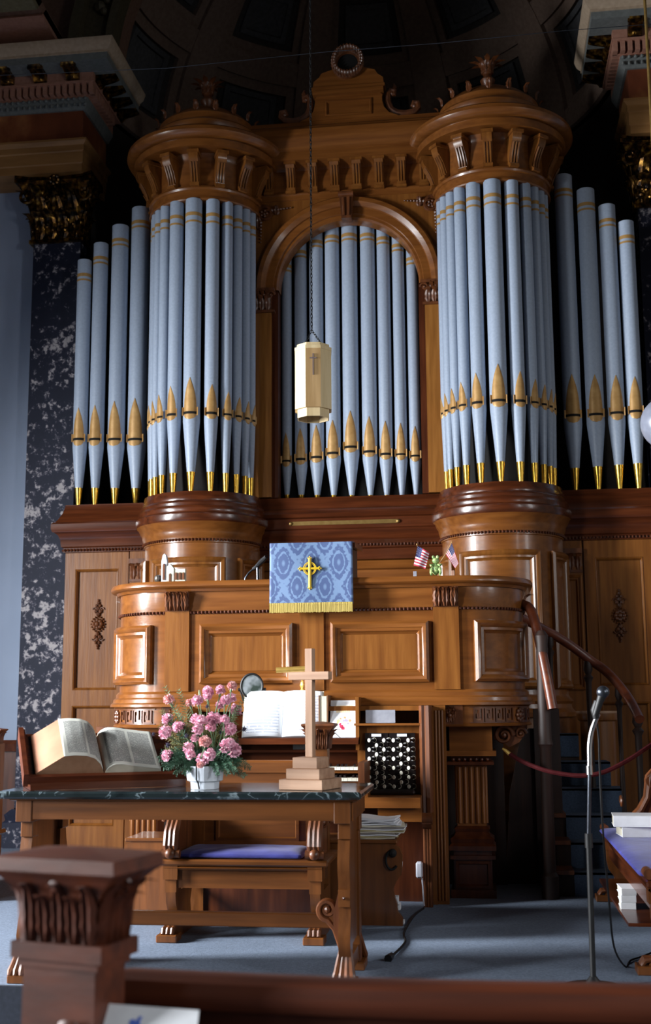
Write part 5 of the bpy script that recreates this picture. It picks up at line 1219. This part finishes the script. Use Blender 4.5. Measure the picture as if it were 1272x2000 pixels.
# the Bible on its stand
BR = thing('bible_stand', 'dark wooden sloping book stand on the left of the marble table', 'book stand', (-1.66, 5.075, TT), R(27))
sl = R(31); ux = lambda u, v, w: (u, -.14+v*cos(sl)-w*sin(sl), .035+v*sin(sl)+w*cos(sl))
def lbox(b, u0, u1, v0, v1, w0, w1):
    b.add([ux(u, v, w) for (u, v, w) in ((u0, v0, w0), (u1, v0, w0), (u1, v1, w0), (u0, v1, w0), (u0, v0, w1), (u1, v0, w1), (u1, v1, w1), (u0, v1, w1))], [(0, 3, 2, 1), (4, 5, 6, 7), (0, 1, 5, 4), (1, 2, 6, 5), (2, 3, 7, 6), (3, 0, 4, 7)])
b = MB(); lbox(b, -.32, .345, -.01, .34, 0, .015); b.build('slope_board', WALX, BR, local=True)
b = MB(); lbox(b, -.32, .345, -.02, .0, -.0, .035); b.build('lip', MAHX, BR, local=True)
b = MB(); b.prism([(-.15, 0), (-.15, .035), (.15, .205), (.15, 0)], -.315, -.295, 'yz'); b.prism([(-.15, 0), (-.15, .035), (.15, .205), (.15, 0)], .32, .34, 'yz'); b.box(-.315, .34, -.16, -.145, 0, .045); b.build('base', WALX, BR, local=True)
b = MB(); lbox(b, -.345, -.325, -.02, .34, -.01, .05); lbox(b, -.326, -.318, -.02, .34, .0, .04); b.build('side_ear', MAHX, BR, local=True)
BB = thing('open_bible', 'very thick open Bible with two columns of print on the book stand', 'book', (-1.66, 5.075, TT), R(27))
uc = -.01
left = [(uc, .018), (uc-.27, .018), (uc-.285, .03), (uc-.175, .112), (uc-.13, .116), (uc-.08, .112), (uc-.045, .098), (uc-.02, .07), (uc-.006, .04)]
right = [(uc, .018), (uc+.245, .018), (uc+.24, .04), (uc+.19, .046), (uc+.13, .055), (uc+.075, .066), (uc+.04, .066), (uc+.018, .052), (uc+.006, .036)]
VH = .30
FORE = noisemat('pinkish_page_edges', [(.3, (184, 124, 96)), (.7, (208, 152, 120))], (1, 1, 1), 6, 3, .7)
for nm, pl in (('left_page_block', left), ('right_page_block', right)):
    n = len(pl); b = MB(); b.add([ux(u, .012, w) for u, w in pl]+[ux(u, VH, w) for u, w in pl], [tuple(range(n)), tuple(range(2*n-1, n-1, -1))]+[(i, (i+1) % n, n+(i+1) % n, n+i) for i in range(n)])
    if nm[0] == 'l': b.m = [1 if k == 0 else 0 for k in range(len(b.f))]; o = b.build(nm, [FORE, plain('shaded_leather_edge', (150, 112, 84), .7)], BB, local=True)
    else: b.build(nm, PAPERB, BB, local=True)
def bpage(pl, nm, flip):
    me_pts = []; uvs = []; crv = pl; L = [0]
    for a, c in zip(crv[:-1], crv[1:]): L.append(L[-1]+sqrt((a[0]-c[0])**2+(a[1]-c[1])**2))
    N_ = 24; pts = []
    for k in range(N_+1):
        s_ = L[-1]*k/N_; i = max(j for j in range(len(L)-1) if L[j] <= s_+1e-9); f = (s_-L[i])/(L[i+1]-L[i]); pts.append((crv[i][0]*(1-f)+crv[i+1][0]*f, crv[i][1]*(1-f)+crv[i+1][1]*f))
    for j in range(2): me_pts.append([V(ux(u, (.010 if j == 0 else VH+.002), w+.0016)) for u, w in pts]); uvs.append([((k/N_) if not flip else 1-k/N_, j) for k in range(N_+1)])
    par = BB; sv = par['_o']; par['_o'] = (0, 0, 0); o = page(me_pts, uvs, nm, BIBLEP, par); par['_o'] = tuple(sv)
bpage(left[3:], 'left_page', False); bpage(right[2:], 'right_page', True)
b = MB(); lbox(b, uc-.29, uc+.25, .004, VH+.008, .015, .019); b.build('cover', BLACK, BB, local=True)
# the cross
CR = thing('wooden_cross', 'plain pale wooden cross standing on a three-stepped base', 'cross', tuple(P(607, 1540, 4.95))[:2]+(TT,), R(-17))
for nm, h0, h1, w in (('bottom_step', 0, .041, .098), ('middle_step', .041, .083, .076), ('top_step', .083, .128, .056)):
    b = MB(); b.bbox(-w, w, -w, w, h0, h1, .002); b.build(nm, PINEX, CR, local=True)
b = MB(); b.bbox(-.0165, .0165, -.0165, .0165, .128, .575, .0015); b.build('upright', PINE, CR, local=True)
b = MB(); b.bbox(-.093, .093, -.0185, .0185, .445, .478, .0015); b.build('crossbar', PINEX, CR, local=True)
# flower pot and bouquet
vx, vy = -1.165, 4.93
b = MB(); b.lathe([(.058, TT), (.060, TT+.028), (.074, TT+.034), (.080, TT+.094), (.074, TT+.094), (.068, TT+.04), (.001, TT+.038)], (vx, vy), n=8, a0=10, a1=370); VP = thing('flower_pot', 'white faceted pot holding pink carnations on the marble table', 'flower pot', (vx, vy, TT)); b.build('pot', CERAM, VP, ang=.4)
p = P(384, 1520, vy-.075); b = MB(); b.tube([(p.x, p.y-.004, TT+.096), (p.x, p.y-.002, TT+.04), (p.x+.004, p.y+.012, TT+.028), (p.x+.008, p.y+.016, TT+.002)], .0035, 6); b.build('dark_cord', BLACK, VP)
b = MB(); b.lathe([(.001, TT+.085), (.070, TT+.085)], (vx, vy), n=8, a0=10, a1=370); b.build('soil', OLIVE, VP)
STEMG = plain('stem_green', (92, 118, 84), .7)
BQ = thing('carnation_bouquet', 'bouquet of pink carnations with green fern and grey thistles', 'flowers', (vx, vy, TT+.09))
def carn_mesh(seed, mat):
    rr = random.Random(seed); b = MB()
    for i in range(46):
        th = rr.uniform(0, 2*pi); ph = math.acos(1-rr.random()*1.35)
        d = V((sin(ph)*cos(th), sin(ph)*sin(th), cos(ph))); s1 = d.orthogonal().normalized(); s2 = d.cross(s1)
        a = rr.uniform(0, 2*pi); e = s1*cos(a)+s2*sin(a); f = d.cross(e); r0 = .25; r1 = rr.uniform(.8, 1.08); w = rr.uniform(.35, .55)
        vs = [d*r0-e*.08, d*r0+e*.08]
        for q in range(6): t = q/5-.5; vs.append(d*(r1*(.93+.10*(q % 2)))+e*(w*2*t)+f*(.10*sin(q*2.2+i)))
        b.add(vs, [(0, 1, 7), (0, 7, 6), (0, 6, 5), (0, 5, 4), (0, 4, 3), (0, 3, 2)])
        b.add([v+f*.05 for v in vs], [(0, 1, 7), (0, 7, 6), (0, 6, 5), (0, 5, 4), (0, 4, 3), (0, 3, 2)])
    b.ball((0, 0, .15), .66, 10)
    me = b.build('carnation', mat, local=True); m_ = me.data; bpy.data.objects.remove(me); return m_
CM = [carn_mesh(i, PINK) for i in range(3)]+[carn_mesh(9, PINKP)]
cal = MB(); cal.lathe([(.10, -1.25), (.22, -1.1), (.28, -.5), (.30, -.2)], n=8); o = cal.build('calyx', LGREEN, local=True); CALM = o.data; bpy.data.objects.remove(o)
S5 = 5.3
heads = [(268, 307, 10, 3), (484, 342, 8, 3), (560, 310, 9.5, 0), (670, 220, 10, 1), (665, 272, 7, 0), (797, 205, 9, 1), (918, 165, 8.5, 3), (853, 308, 9, 0), (910, 288, 9, 1), (790, 365, 8, 1), (955, 412, 11, 2), (250, 503, 10, 0), (230, 640, 11, 2), (365, 585, 10, 0), (545, 505, 9, 2), (600, 522, 10, 1), (566, 603, 9.5, 2), (710, 500, 11, 2), (765, 498, 9.5, 2), (845, 505, 8, 2), (700, 582, 9, 2), (892, 605, 11.5, 0), (640, 735, 10.5, 3), (535, 700, 7, 2), (470, 800, 9.5, 2), (490, 868, 8.5, 1), (690, 865, 10, 2), (620, 915, 11, 0), (592, 975, 6.5, 3), (250, 880, 9.5, 2), (850, 780, 11, 1), (895, 750, 8.5, 0), (945, 822, 12, 1)]
rf = random.Random(5)
for i, (zx, zy, rp_, mi) in enumerate(heads):
    px, py = 280+zx/S5, 1310+zy/S5; Y = vy+rf.uniform(-.11, .06); Y -= .09 if zy > 560 else (.04 if zy > 480 else 0); c = P(px, py, Y); r = rp_/2308*Y*1.2
    o = bpy.data.objects.new('carnation', CM[mi]); COL.objects.link(o); o.parent = BQ
    d = (c-V((vx, vy-.02, TT+.05))); d.y -= .12; d = d.normalized()
    q = d.to_track_quat('Z', 'Y'); o.location = c-V((vx, vy, TT+.09)); o.rotation_mode = 'QUATERNION'; o.rotation_quaternion = q; o.scale = (r, r, r)
    k = bpy.data.objects.new('calyx', CALM); COL.objects.link(k); k.parent = o
    b = MB(); base = V((vx+rf.uniform(-.04, .04), vy+rf.uniform(-.04, .03), TT+.06)); mid = (base+c)/2+V(((c.x-vx)*.15, .02, .02)); tail = c-d*r*1.2
    pts = rail([base, mid, tail], 0, 5); b.tube(pts, .0024, 5); b.build('flower_stem', STEMG, BQ)
def frond(base, tip, droop, w, mat, nl=26, name='fern_frond', lw=.0022):
    base = V(base); tip = V(tip); b = MB(); pts = []
    for i in range(13):
        t = i/12; p = base.lerp(tip, t); p.z += droop*sin(pi*t); pts.append(p)
    b.tube(pts, [.002*(1-i/14) for i in range(13)], 5)
    for i in range(nl):
        t = .15+.85*i/nl; k = min(int(t*12), 11); p = pts[k].lerp(pts[k+1], t*12-k); d = (pts[k+1]-pts[k]).normalized()
        for s in (-1, 1):
            sd = d.cross(V((rf.uniform(-.3, .3), -1, rf.uniform(-.3, .3)))).normalized()*s
            L = w*(1-.75*t)*rf.uniform(.7, 1.1); e = p+(d*.55+sd*.8+V((0, rf.uniform(-.5, .2), 0))).normalized()*L
            b.tube([p, p.lerp(e, .5)+V((0, 0, L*.08)), e], [lw, lw*.8, .0005], 4, False)
            for u in (.35, .6, .8):
                q = p.lerp(e, u); f = q+(d*.9+sd*.2*(-1 if u == .6 else 1)+V((0, rf.uniform(-.5, .5), 0))).normalized()*L*.28; b.tube([q, f], [lw*.8, .0004], 3, False)
    b.build(name, mat, BQ)
def fp(zx, zy, dy=0): return P(280+zx/S5, 1310+zy/S5, vy+dy)
vb_ = (vx, vy, TT+.09)
for (zx, zy, dy, dr, w) in ((1120, 1010, -.05, .03, .06), (1060, 1100, -.06, .03, .06), (960, 1060, -.09, .04, .07), (880, 1080, -.09, .04, .06), (1000, 960, .02, .03, .06), (160, 920, -.04, .03, .07), (200, 1010, -.06, .04, .07), (330, 1080, -.08, .04, .06), (250, 1010, -.09, .03, .07), (420, 1080, -.09, .03, .05), (780, 1090, -.1, .04, .05), (900, 880, -.05, .02, .07), (330, 900, -.05, .02, .07), (550, 840, -.06, .0, .06), (640, 800, -.03, .0, .06)):
    frond(vb_, fp(zx, zy, dy), dr, w, GREEN)
for (zx, zy, dy, dr, w) in ((215, 150, 0, 0, .05), (360, 180, .02, 0, .05), (1060, 260, .02, 0, .05), (180, 400, .03, 0, .06), (160, 560, .0, 0, .06), (1000, 350, .03, 0, .05)):
    frond(vb_, fp(zx, zy, dy), dr, w, LGREEN if zy < 300 else OLIVE, 24, 'fern_frond', .0018)
for i in range(84):
    a = rf.uniform(170, 1000); z_ = rf.uniform(420, 860); frond(vb_, fp(a, z_, rf.uniform(-.03, .10)), rf.uniform(-.01, .02), rf.uniform(.035, .06), (OLIVE, GREEN, OLIVE)[i % 3], 14, 'heather_sprig', .0022)
TH = MB(); rt_ = random.Random(3)
for i in range(40):
    d = V((rt_.gauss(0, 1), rt_.gauss(0, 1), rt_.gauss(0, 1))).normalized(); TH.tube([d*.3, d*rt_.uniform(1.0, 1.5)], [.14, .01], 3, False)
TH.ball((0, 0, 0), .62, 10); o = TH.build('thistle', THIST, local=True); THM = o.data; bpy.data.objects.remove(o)
for (zx, zy, r_) in ((1045, 605, .013), (255, 770, .013), (445, 675, .011), (660, 370, .009), (105, 655, .009), (560, 655, .008), (800, 640, .008)):
    o = bpy.data.objects.new('thistle', THM); COL.objects.link(o); o.parent = BQ; c = fp(zx, zy, -.05); o.location = c-V(vb_); o.scale = (r_,)*3
    b = MB(); b.tube(rail([V(vb_), (V(vb_)+c)/2+V((0, .02, .03)), c], 0, 4), .0016, 5); b.build('flower_stem', OLIVE, BQ)
for (zx, zy) in ((583, 232),):
    c = fp(zx, zy, 0); b = MB(); b.tube([c-V((-.002, 0, .012)), c, c+V((-.002, 0, .013))], [.004, .0058, .002], 8); b.build('flower_bud', LGREEN, BQ); b = MB(); b.tube(rail([V(vb_), (V(vb_)+c)/2, c], 0, 4), .0018, 5); b.build('flower_stem', LGREEN, BQ)

# ================================================================ MICROPHONE STAND
mx_, my_ = G(1160, 1934, FL).x, 4.93
MS = thing('microphone_stand', 'tall microphone stand with curved chrome neck, right of the table', 'microphone stand', (mx_, my_, FL))
top = P(1152, 1513, my_); jn = P(1150, 1638, my_)
b = MB(); b.lathe([(.12, FL), (.12, FL+.012), (.03, FL+.03), (.014, FL+.05)], (mx_, my_), n=28); b.build('base', BLACK, MS)
b = MB(); b.tube([(mx_, my_, FL+.03), tuple(jn)], .0115, 14); b.build('lower_tube', BLACK, MS)
b = MB(); b.tube([tuple(jn-V((0, 0, .035))), tuple(jn+V((0, 0, .02)))], [.016, .015], 14); b.build('clutch', BLACK, MS)
b = MB(); b.tube([tuple(jn), tuple(top)], .0078, 12); b.build('upper_tube', STEEL, MS)
b = MB(); b.tube(rail([top, P(1152, 1487, my_), P(1152, 1455, my_), P(1157, 1425, my_), P(1169, 1394, my_)], 0), .0105, 14); b.tube([top, top+V((0, 0, .035))], .013, 14); b.build('chrome_neck', CHROME, MS)
b = MB(); b.tube([P(1165, 1404, my_), P(1163, 1388, my_), P(1168, 1370, my_)], [.013, .019, .016], 12); b.build('clip', BLACK, MS)
b = MB(); b.tube([P(1163, 1398, my_-.02), P(1172, 1370, my_-.02), P(1177, 1356, my_-.02)], [.012, .015, .019], 14); b.build('microphone_body', BLACK, MS)
c = P(1178, 1352, my_-.02); b = MB(); b.ball(c, .026, 16); b.build('grille_head', STEEL, MS)
b = MB(); b.tube(rail([P(1164, 1400, my_+.01), P(1170, 1440, my_+.02), P(1172, 1500, my_+.03), P(1178, 1620, my_+.03), P(1190, 1760, my_+.1), P(1200, 1850, my_+.25), G(1222, 1888, FL+.006), G(1232, 1876, FL+.006), G(1255, 1868, FL+.006), G(1300, 1850, FL+.006)], 0), .0042, 6); tag(b.build('microphone_cable', BLACK), 'black cable hanging from the microphone and curling over the carpet', 'cable')

# ================================================================ HANGING LANTERN, GLOBE, WIRE
HY = 6.0; c0 = P(612, 750, HY); lx = c0.x
HL = thing('hanging_lantern', 'octagonal pale wooden lantern with a small inlaid cross, hung on chain', 'hanging lamp', (lx, HY, P(0, 825, HY).z*0+2.62))
k = 2308/HY
zt_, zb_ = WZ(612, 675, HY), WZ(612, 822, HY); zc1 = WZ(612, 690, HY); zc2 = WZ(612, 803, HY)
R8 = .1035
def octo(r, z): return [(lx+r*sin(R(22.5+45*i+8)), HY-r*cos(R(22.5+45*i+8)), z) for i in range(8)]
for i in range(8):
    b = MB(); a, c = octo(R8, zc2), octo(R8, zc1); a2, c2_ = octo(R8-.012, zc2), octo(R8-.012, zc1); j = (i+1) % 8
    b.add([a[i], a[j], c[j], c[i], a2[i], a2[j], c2_[j], c2_[i]], [(0, 1, 2, 3), (7, 6, 5, 4), (0, 4, 5, 1), (1, 5, 6, 2), (2, 6, 7, 3), (3, 7, 4, 0)])
    o = b.build('side_panel', TANW if i == 7 else CREAMW, HL)  # tan panel: shade on the cross face is put into the wood colour
    if i == 7:
        mid = (V(a[i])+V(a[j])+V(c[i])+V(c[j]))/4; nrm = (mid-V((lx, HY, mid.z))).normalized(); sd = V((0, 0, 1)).cross(nrm); b = MB()
        q = mid+nrm*.001; zt2 = zc1-.03
        def bar(u0, u1, z0, z1):
            b.add([V((q.x, q.y, 0))+sd*u+nrm*d+V((0, 0, z)) for d in (0, .003) for (u, z) in ((u0, z0), (u1, z0), (u1, z1), (u0, z1))], [(0, 1, 2, 3), (7, 6, 5, 4), (0, 4, 5, 1), (1, 5, 6, 2), (2, 6, 7, 3), (3, 7, 4, 0)])
        bar(-.003, .003, zt2-.115, zt2); bar(-.018, .018, zt2-.027, zt2-.021); b.build('inlaid_cross', plain('grey_inlay', (118, 104, 104), .5), o)
b = MB(); rr8 = [(R8+.002, zc1), (R8+.002, zc1+.018), (R8-.010, zc1+.020), (R8-.012, zc1+.036), (.001, zc1+.036)]
b.lathe([(R8-.02, zc1)]+rr8, (lx, HY), a0=30.5, a1=390.5, n=8, caps=False); b.build('top_cap', CREAMW, HL, ang=.3)
b = MB(); b.lathe([(R8-.014, zc2+.001), (R8-.014, zc2-.045), (R8-.02, zc2-.045), (R8-.02, zc2)], (lx, HY), a0=30.5, a1=390.5, n=8, caps=False); b.build('lower_skirt', CREAMW, HL, ang=.3)
kn = P(609, 645, HY); b = MB()
def chain(b, p, q, L=.022, r=.0022):
    p = V(p); q = V(q); n = max(1, int((q-p).length/(L*.75))); d = (q-p).normalized(); s1 = d.orthogonal().normalized(); s2 = d.cross(s1)
    for i in range(n):
        c = p.lerp(q, (i+.5)/n); e = s1 if i % 2 else s2
        b.tube([c+d*(L/2*cos(t*pi/4))+e*(.0055*sin(t*pi/4)) for t in range(9)], r, 4, False)
ztp = zc1+.03
chain(b, (lx-.055, HY, ztp), kn); chain(b, (lx+.055, HY-.03, ztp), kn); chain(b, kn, (kn.x, HY, 8.55), .03, .0026); b.build('chain', BLACK, HL)
gc = P(1305, 826, 6.0); t = thing('globe_lamp', 'frosted round globe lamp cut by the right edge, beside the pipes', 'hanging lamp', tuple(gc)); b = MB(); b.ball(gc, .136, 32); b.build('globe', GLASSB, t); b = MB(); b.tube([gc+V((0, 0, .12)), gc+V((0, 0, .18))], [.05, .03], 16); b.tube([gc+V((0, 0, .15)), (gc.x, gc.y, 8.55)], .008, 8); b.build('hanging_rod', DBRASS, t)
b = MB(); b.tube([P(-300, 160, 7), P(327, 133, 7), P(640, 101, 7), P(860, 84, 7), P(1100, 60, 7), P(1500, 30, 7)], .0022, 5); tag(b.build('ceiling_wire', STEEL), 'thin wire stretched across the dark vault above the organ', 'wire')

# ================================================================ FOREGROUND PEW
PEWM = wood('pew_mahogany', (60, 24, 9), (77, 33, 13), (92, 41, 17), 'x', rough=.5, coat=.0)
NW = thing('pew', 'blurred foreground pew with carved newel capital and polished rail', 'pew', (-.73, 2.2, -.33))
ca = R(-15); hw_ = .136; hy_ = .088; Bc = G(222, 1692, .88); cx_ = Bc.x-cos(ca)*hw_-sin(ca)*hy_; cy_ = Bc.y-sin(ca)*hw_+cos(ca)*hy_
mmN = Matrix.Translation((cx_, cy_, 0)) @ Matrix.Rotation(ca, 4, 'Z') @ Matrix.Scale(hy_/hw_, 4, (0, 1, 0))
b = MB(); b.x = mmN; newel_cap(b, hw_, .735, .120, True, .20, .36); b.build('newel_capital', PEWM, NW)
b = MB(); b.x = mmN; k = hw_*.57
for (a, z0_, z1_) in ((k+.020, .705, .735), (k+.008, .69, .705), (k, -.33, .69)): b.box(-a, a, -a, a, z0_, z1_)
b.build('newel_post', PEWM, NW)
ry = [(-.70, 2.31), (-.45, 2.285), (-.15, 2.27), (.2, 2.275), (.6, 2.29), (1.1, 2.33)]
rz_ = .66
b = MB(); sec = [(-.05, .60), (.028, .60), (.034, .612), (.036, .63), (.030, .648), (.015, .658), (-.01, .660), (-.04, .655), (-.05, .64)]
b.sweep(sec, [tuple(p)[:2] for p in rail([V((x, y, 0)) for x, y in ry], 0, 5)]); b.build('top_rail', PEWM, NW)
b = MB(); b.sweep([(-.04, -.30), (.0, -.30), (.0, .60), (-.04, .60)], [tuple(p)[:2] for p in rail([V((x, y, 0)) for x, y in ry], 0, 5)]); b.build('back_panel', PEWM, NW)
b = MB(); b.sweep([(0, .50), (.14, .47), (.14, .485), (0, .515)], [tuple(p)[:2] for p in rail([V((x, y, 0)) for x, y in ry], 0, 5)]); b.sweep([(.14, .47), (.15, .47), (.15, .50), (.14, .50)], [tuple(p)[:2] for p in rail([V((x, y, 0)) for x, y in ry], 0, 5)]); b.build('book_ledge', PEWM, NW)
b = MB(); b.x = mmN; b.tube([(.03, -k-.01, .60), (.035, -k-.03, .56), (.03, -k-.02, .50), (.025, -k-.015, .40)], [.02, .035, .03, .02], 10); b.build('carved_bracket', PEWM, NW)
pa, pb = P(166, 1957, 2.19), P(389, 1973, 2.19)
t = thing('order_of_service', 'white service leaflet with small blue emblem propped on the pew', 'leaflet', tuple((pa+pb)/2))
dv = V((0, -.09, -.17)); nn_ = (pb-pa).cross(dv).normalized()*.0012; sh = V((-.045, 0, 0))
b = MB(); pts = [pa, pb, pb+dv, pa+dv+sh]; b.add(pts+[p+nn_ for p in pts], [(0, 1, 2, 3), (7, 6, 5, 4), (0, 4, 5, 1), (1, 5, 6, 2), (2, 6, 7, 3), (3, 7, 4, 0)]); b.build('sheet', PAPER, t)
b = MB(); e1 = (pb-pa).normalized(); e2 = dv.normalized(); c = pa+e1*.100+e2*.029; off = -nn_.normalized()*.001 if nn_.y > 0 else nn_.normalized()*.0022
if nn_.y > 0: off = -nn_.normalized()*.001
shape = [(-.012, -.002), (-.006, -.006), (0, -.003), (.006, -.012), (.011, -.010), (.007, -.003), (.010, .004), (.004, .010), (-.004, .010), (-.010, .006)]
b.add([c+e1*u+e2*v+off for u, v in shape]+[c+e1*u+e2*v for u, v in shape], [tuple(range(10))]+[(i, (i+1) % 10, 10+(i+1) % 10, 10+i) for i in range(10)]); b.build('blue_emblem', plain('emblem_blue', (84, 112, 204), .7), t)
# ================================================================ CAMERA AND LIGHT
cd = bpy.data.cameras.new('camera'); cam = bpy.data.objects.new('camera', cd); COL.objects.link(cam)
cd.sensor_fit = 'HORIZONTAL'; cd.sensor_width = 36; cd.lens = 36*F/1272
mw = Matrix(((M[0][0], -M[0][1], -M[0][2], 0), (M[1][0], -M[1][1], -M[1][2], 0), (M[2][0], -M[2][1], -M[2][2], EYE), (0, 0, 0, 1)))
cam.matrix_world = mw; cd.clip_start = .05; cd.clip_end = 100
cd.dof.use_dof = True; cd.dof.focus_distance = 6.6; cd.dof.aperture_fstop = 5.0
bpy.context.scene.camera = cam
def area(name, loc, rot, sx, sy, power, col, spread=150):
    l = bpy.data.lights.new(name, 'AREA'); l.shape = 'RECTANGLE'; l.size = sx; l.size_y = sy; l.energy = power; l.color = col; l.spread = R(spread)
    o = bpy.data.objects.new(name, l); COL.objects.link(o); o.location = loc; o.rotation_euler = rot; return o
DAY = (.93, .965, 1.0)
for i, (a, c) in enumerate(((-4.2, -2.6), (-.6, 1.0), (3.4, 5.2))):
    pl_, pr_ = ((25, 25), (400, 105), (740, 30))[i]
    area('daylight_left', (LX-.28, (a+c)/2, 2.3), (0, R(-71), R(14)), 2.8, (c-a)*.5, pl_, DAY, 112)
    area('daylight_right', (RX+.28, (a+c)/2, 2.9), (0, R(74), R(-14)), 1.7, (c-a)*.4, pr_, DAY, 115)
d = (P(602, 1306, 6.84)-P(540, 1309, 6.84)); m = (P(602, 1306, 6.84)+P(540, 1309, 6.84))/2
area('desk_lamp_light', (m.x, 6.84, m.z-.02), (R(20), 0, 0), .17, .02, .75, (.92, .96, 1), 170)
w = bpy.data.worlds.new('world'); bpy.context.scene.world = w; w.use_nodes = True
w.node_tree.nodes['Background'].inputs[0].default_value = (.75, .85, 1, 1); w.node_tree.nodes['Background'].inputs[1].default_value = .05
vs = bpy.context.scene.view_settings; vs.view_transform = 'Standard'; vs.look = 'None'; vs.gamma = 1; vs.use_curve_mapping = False; vs.exposure = -0.12
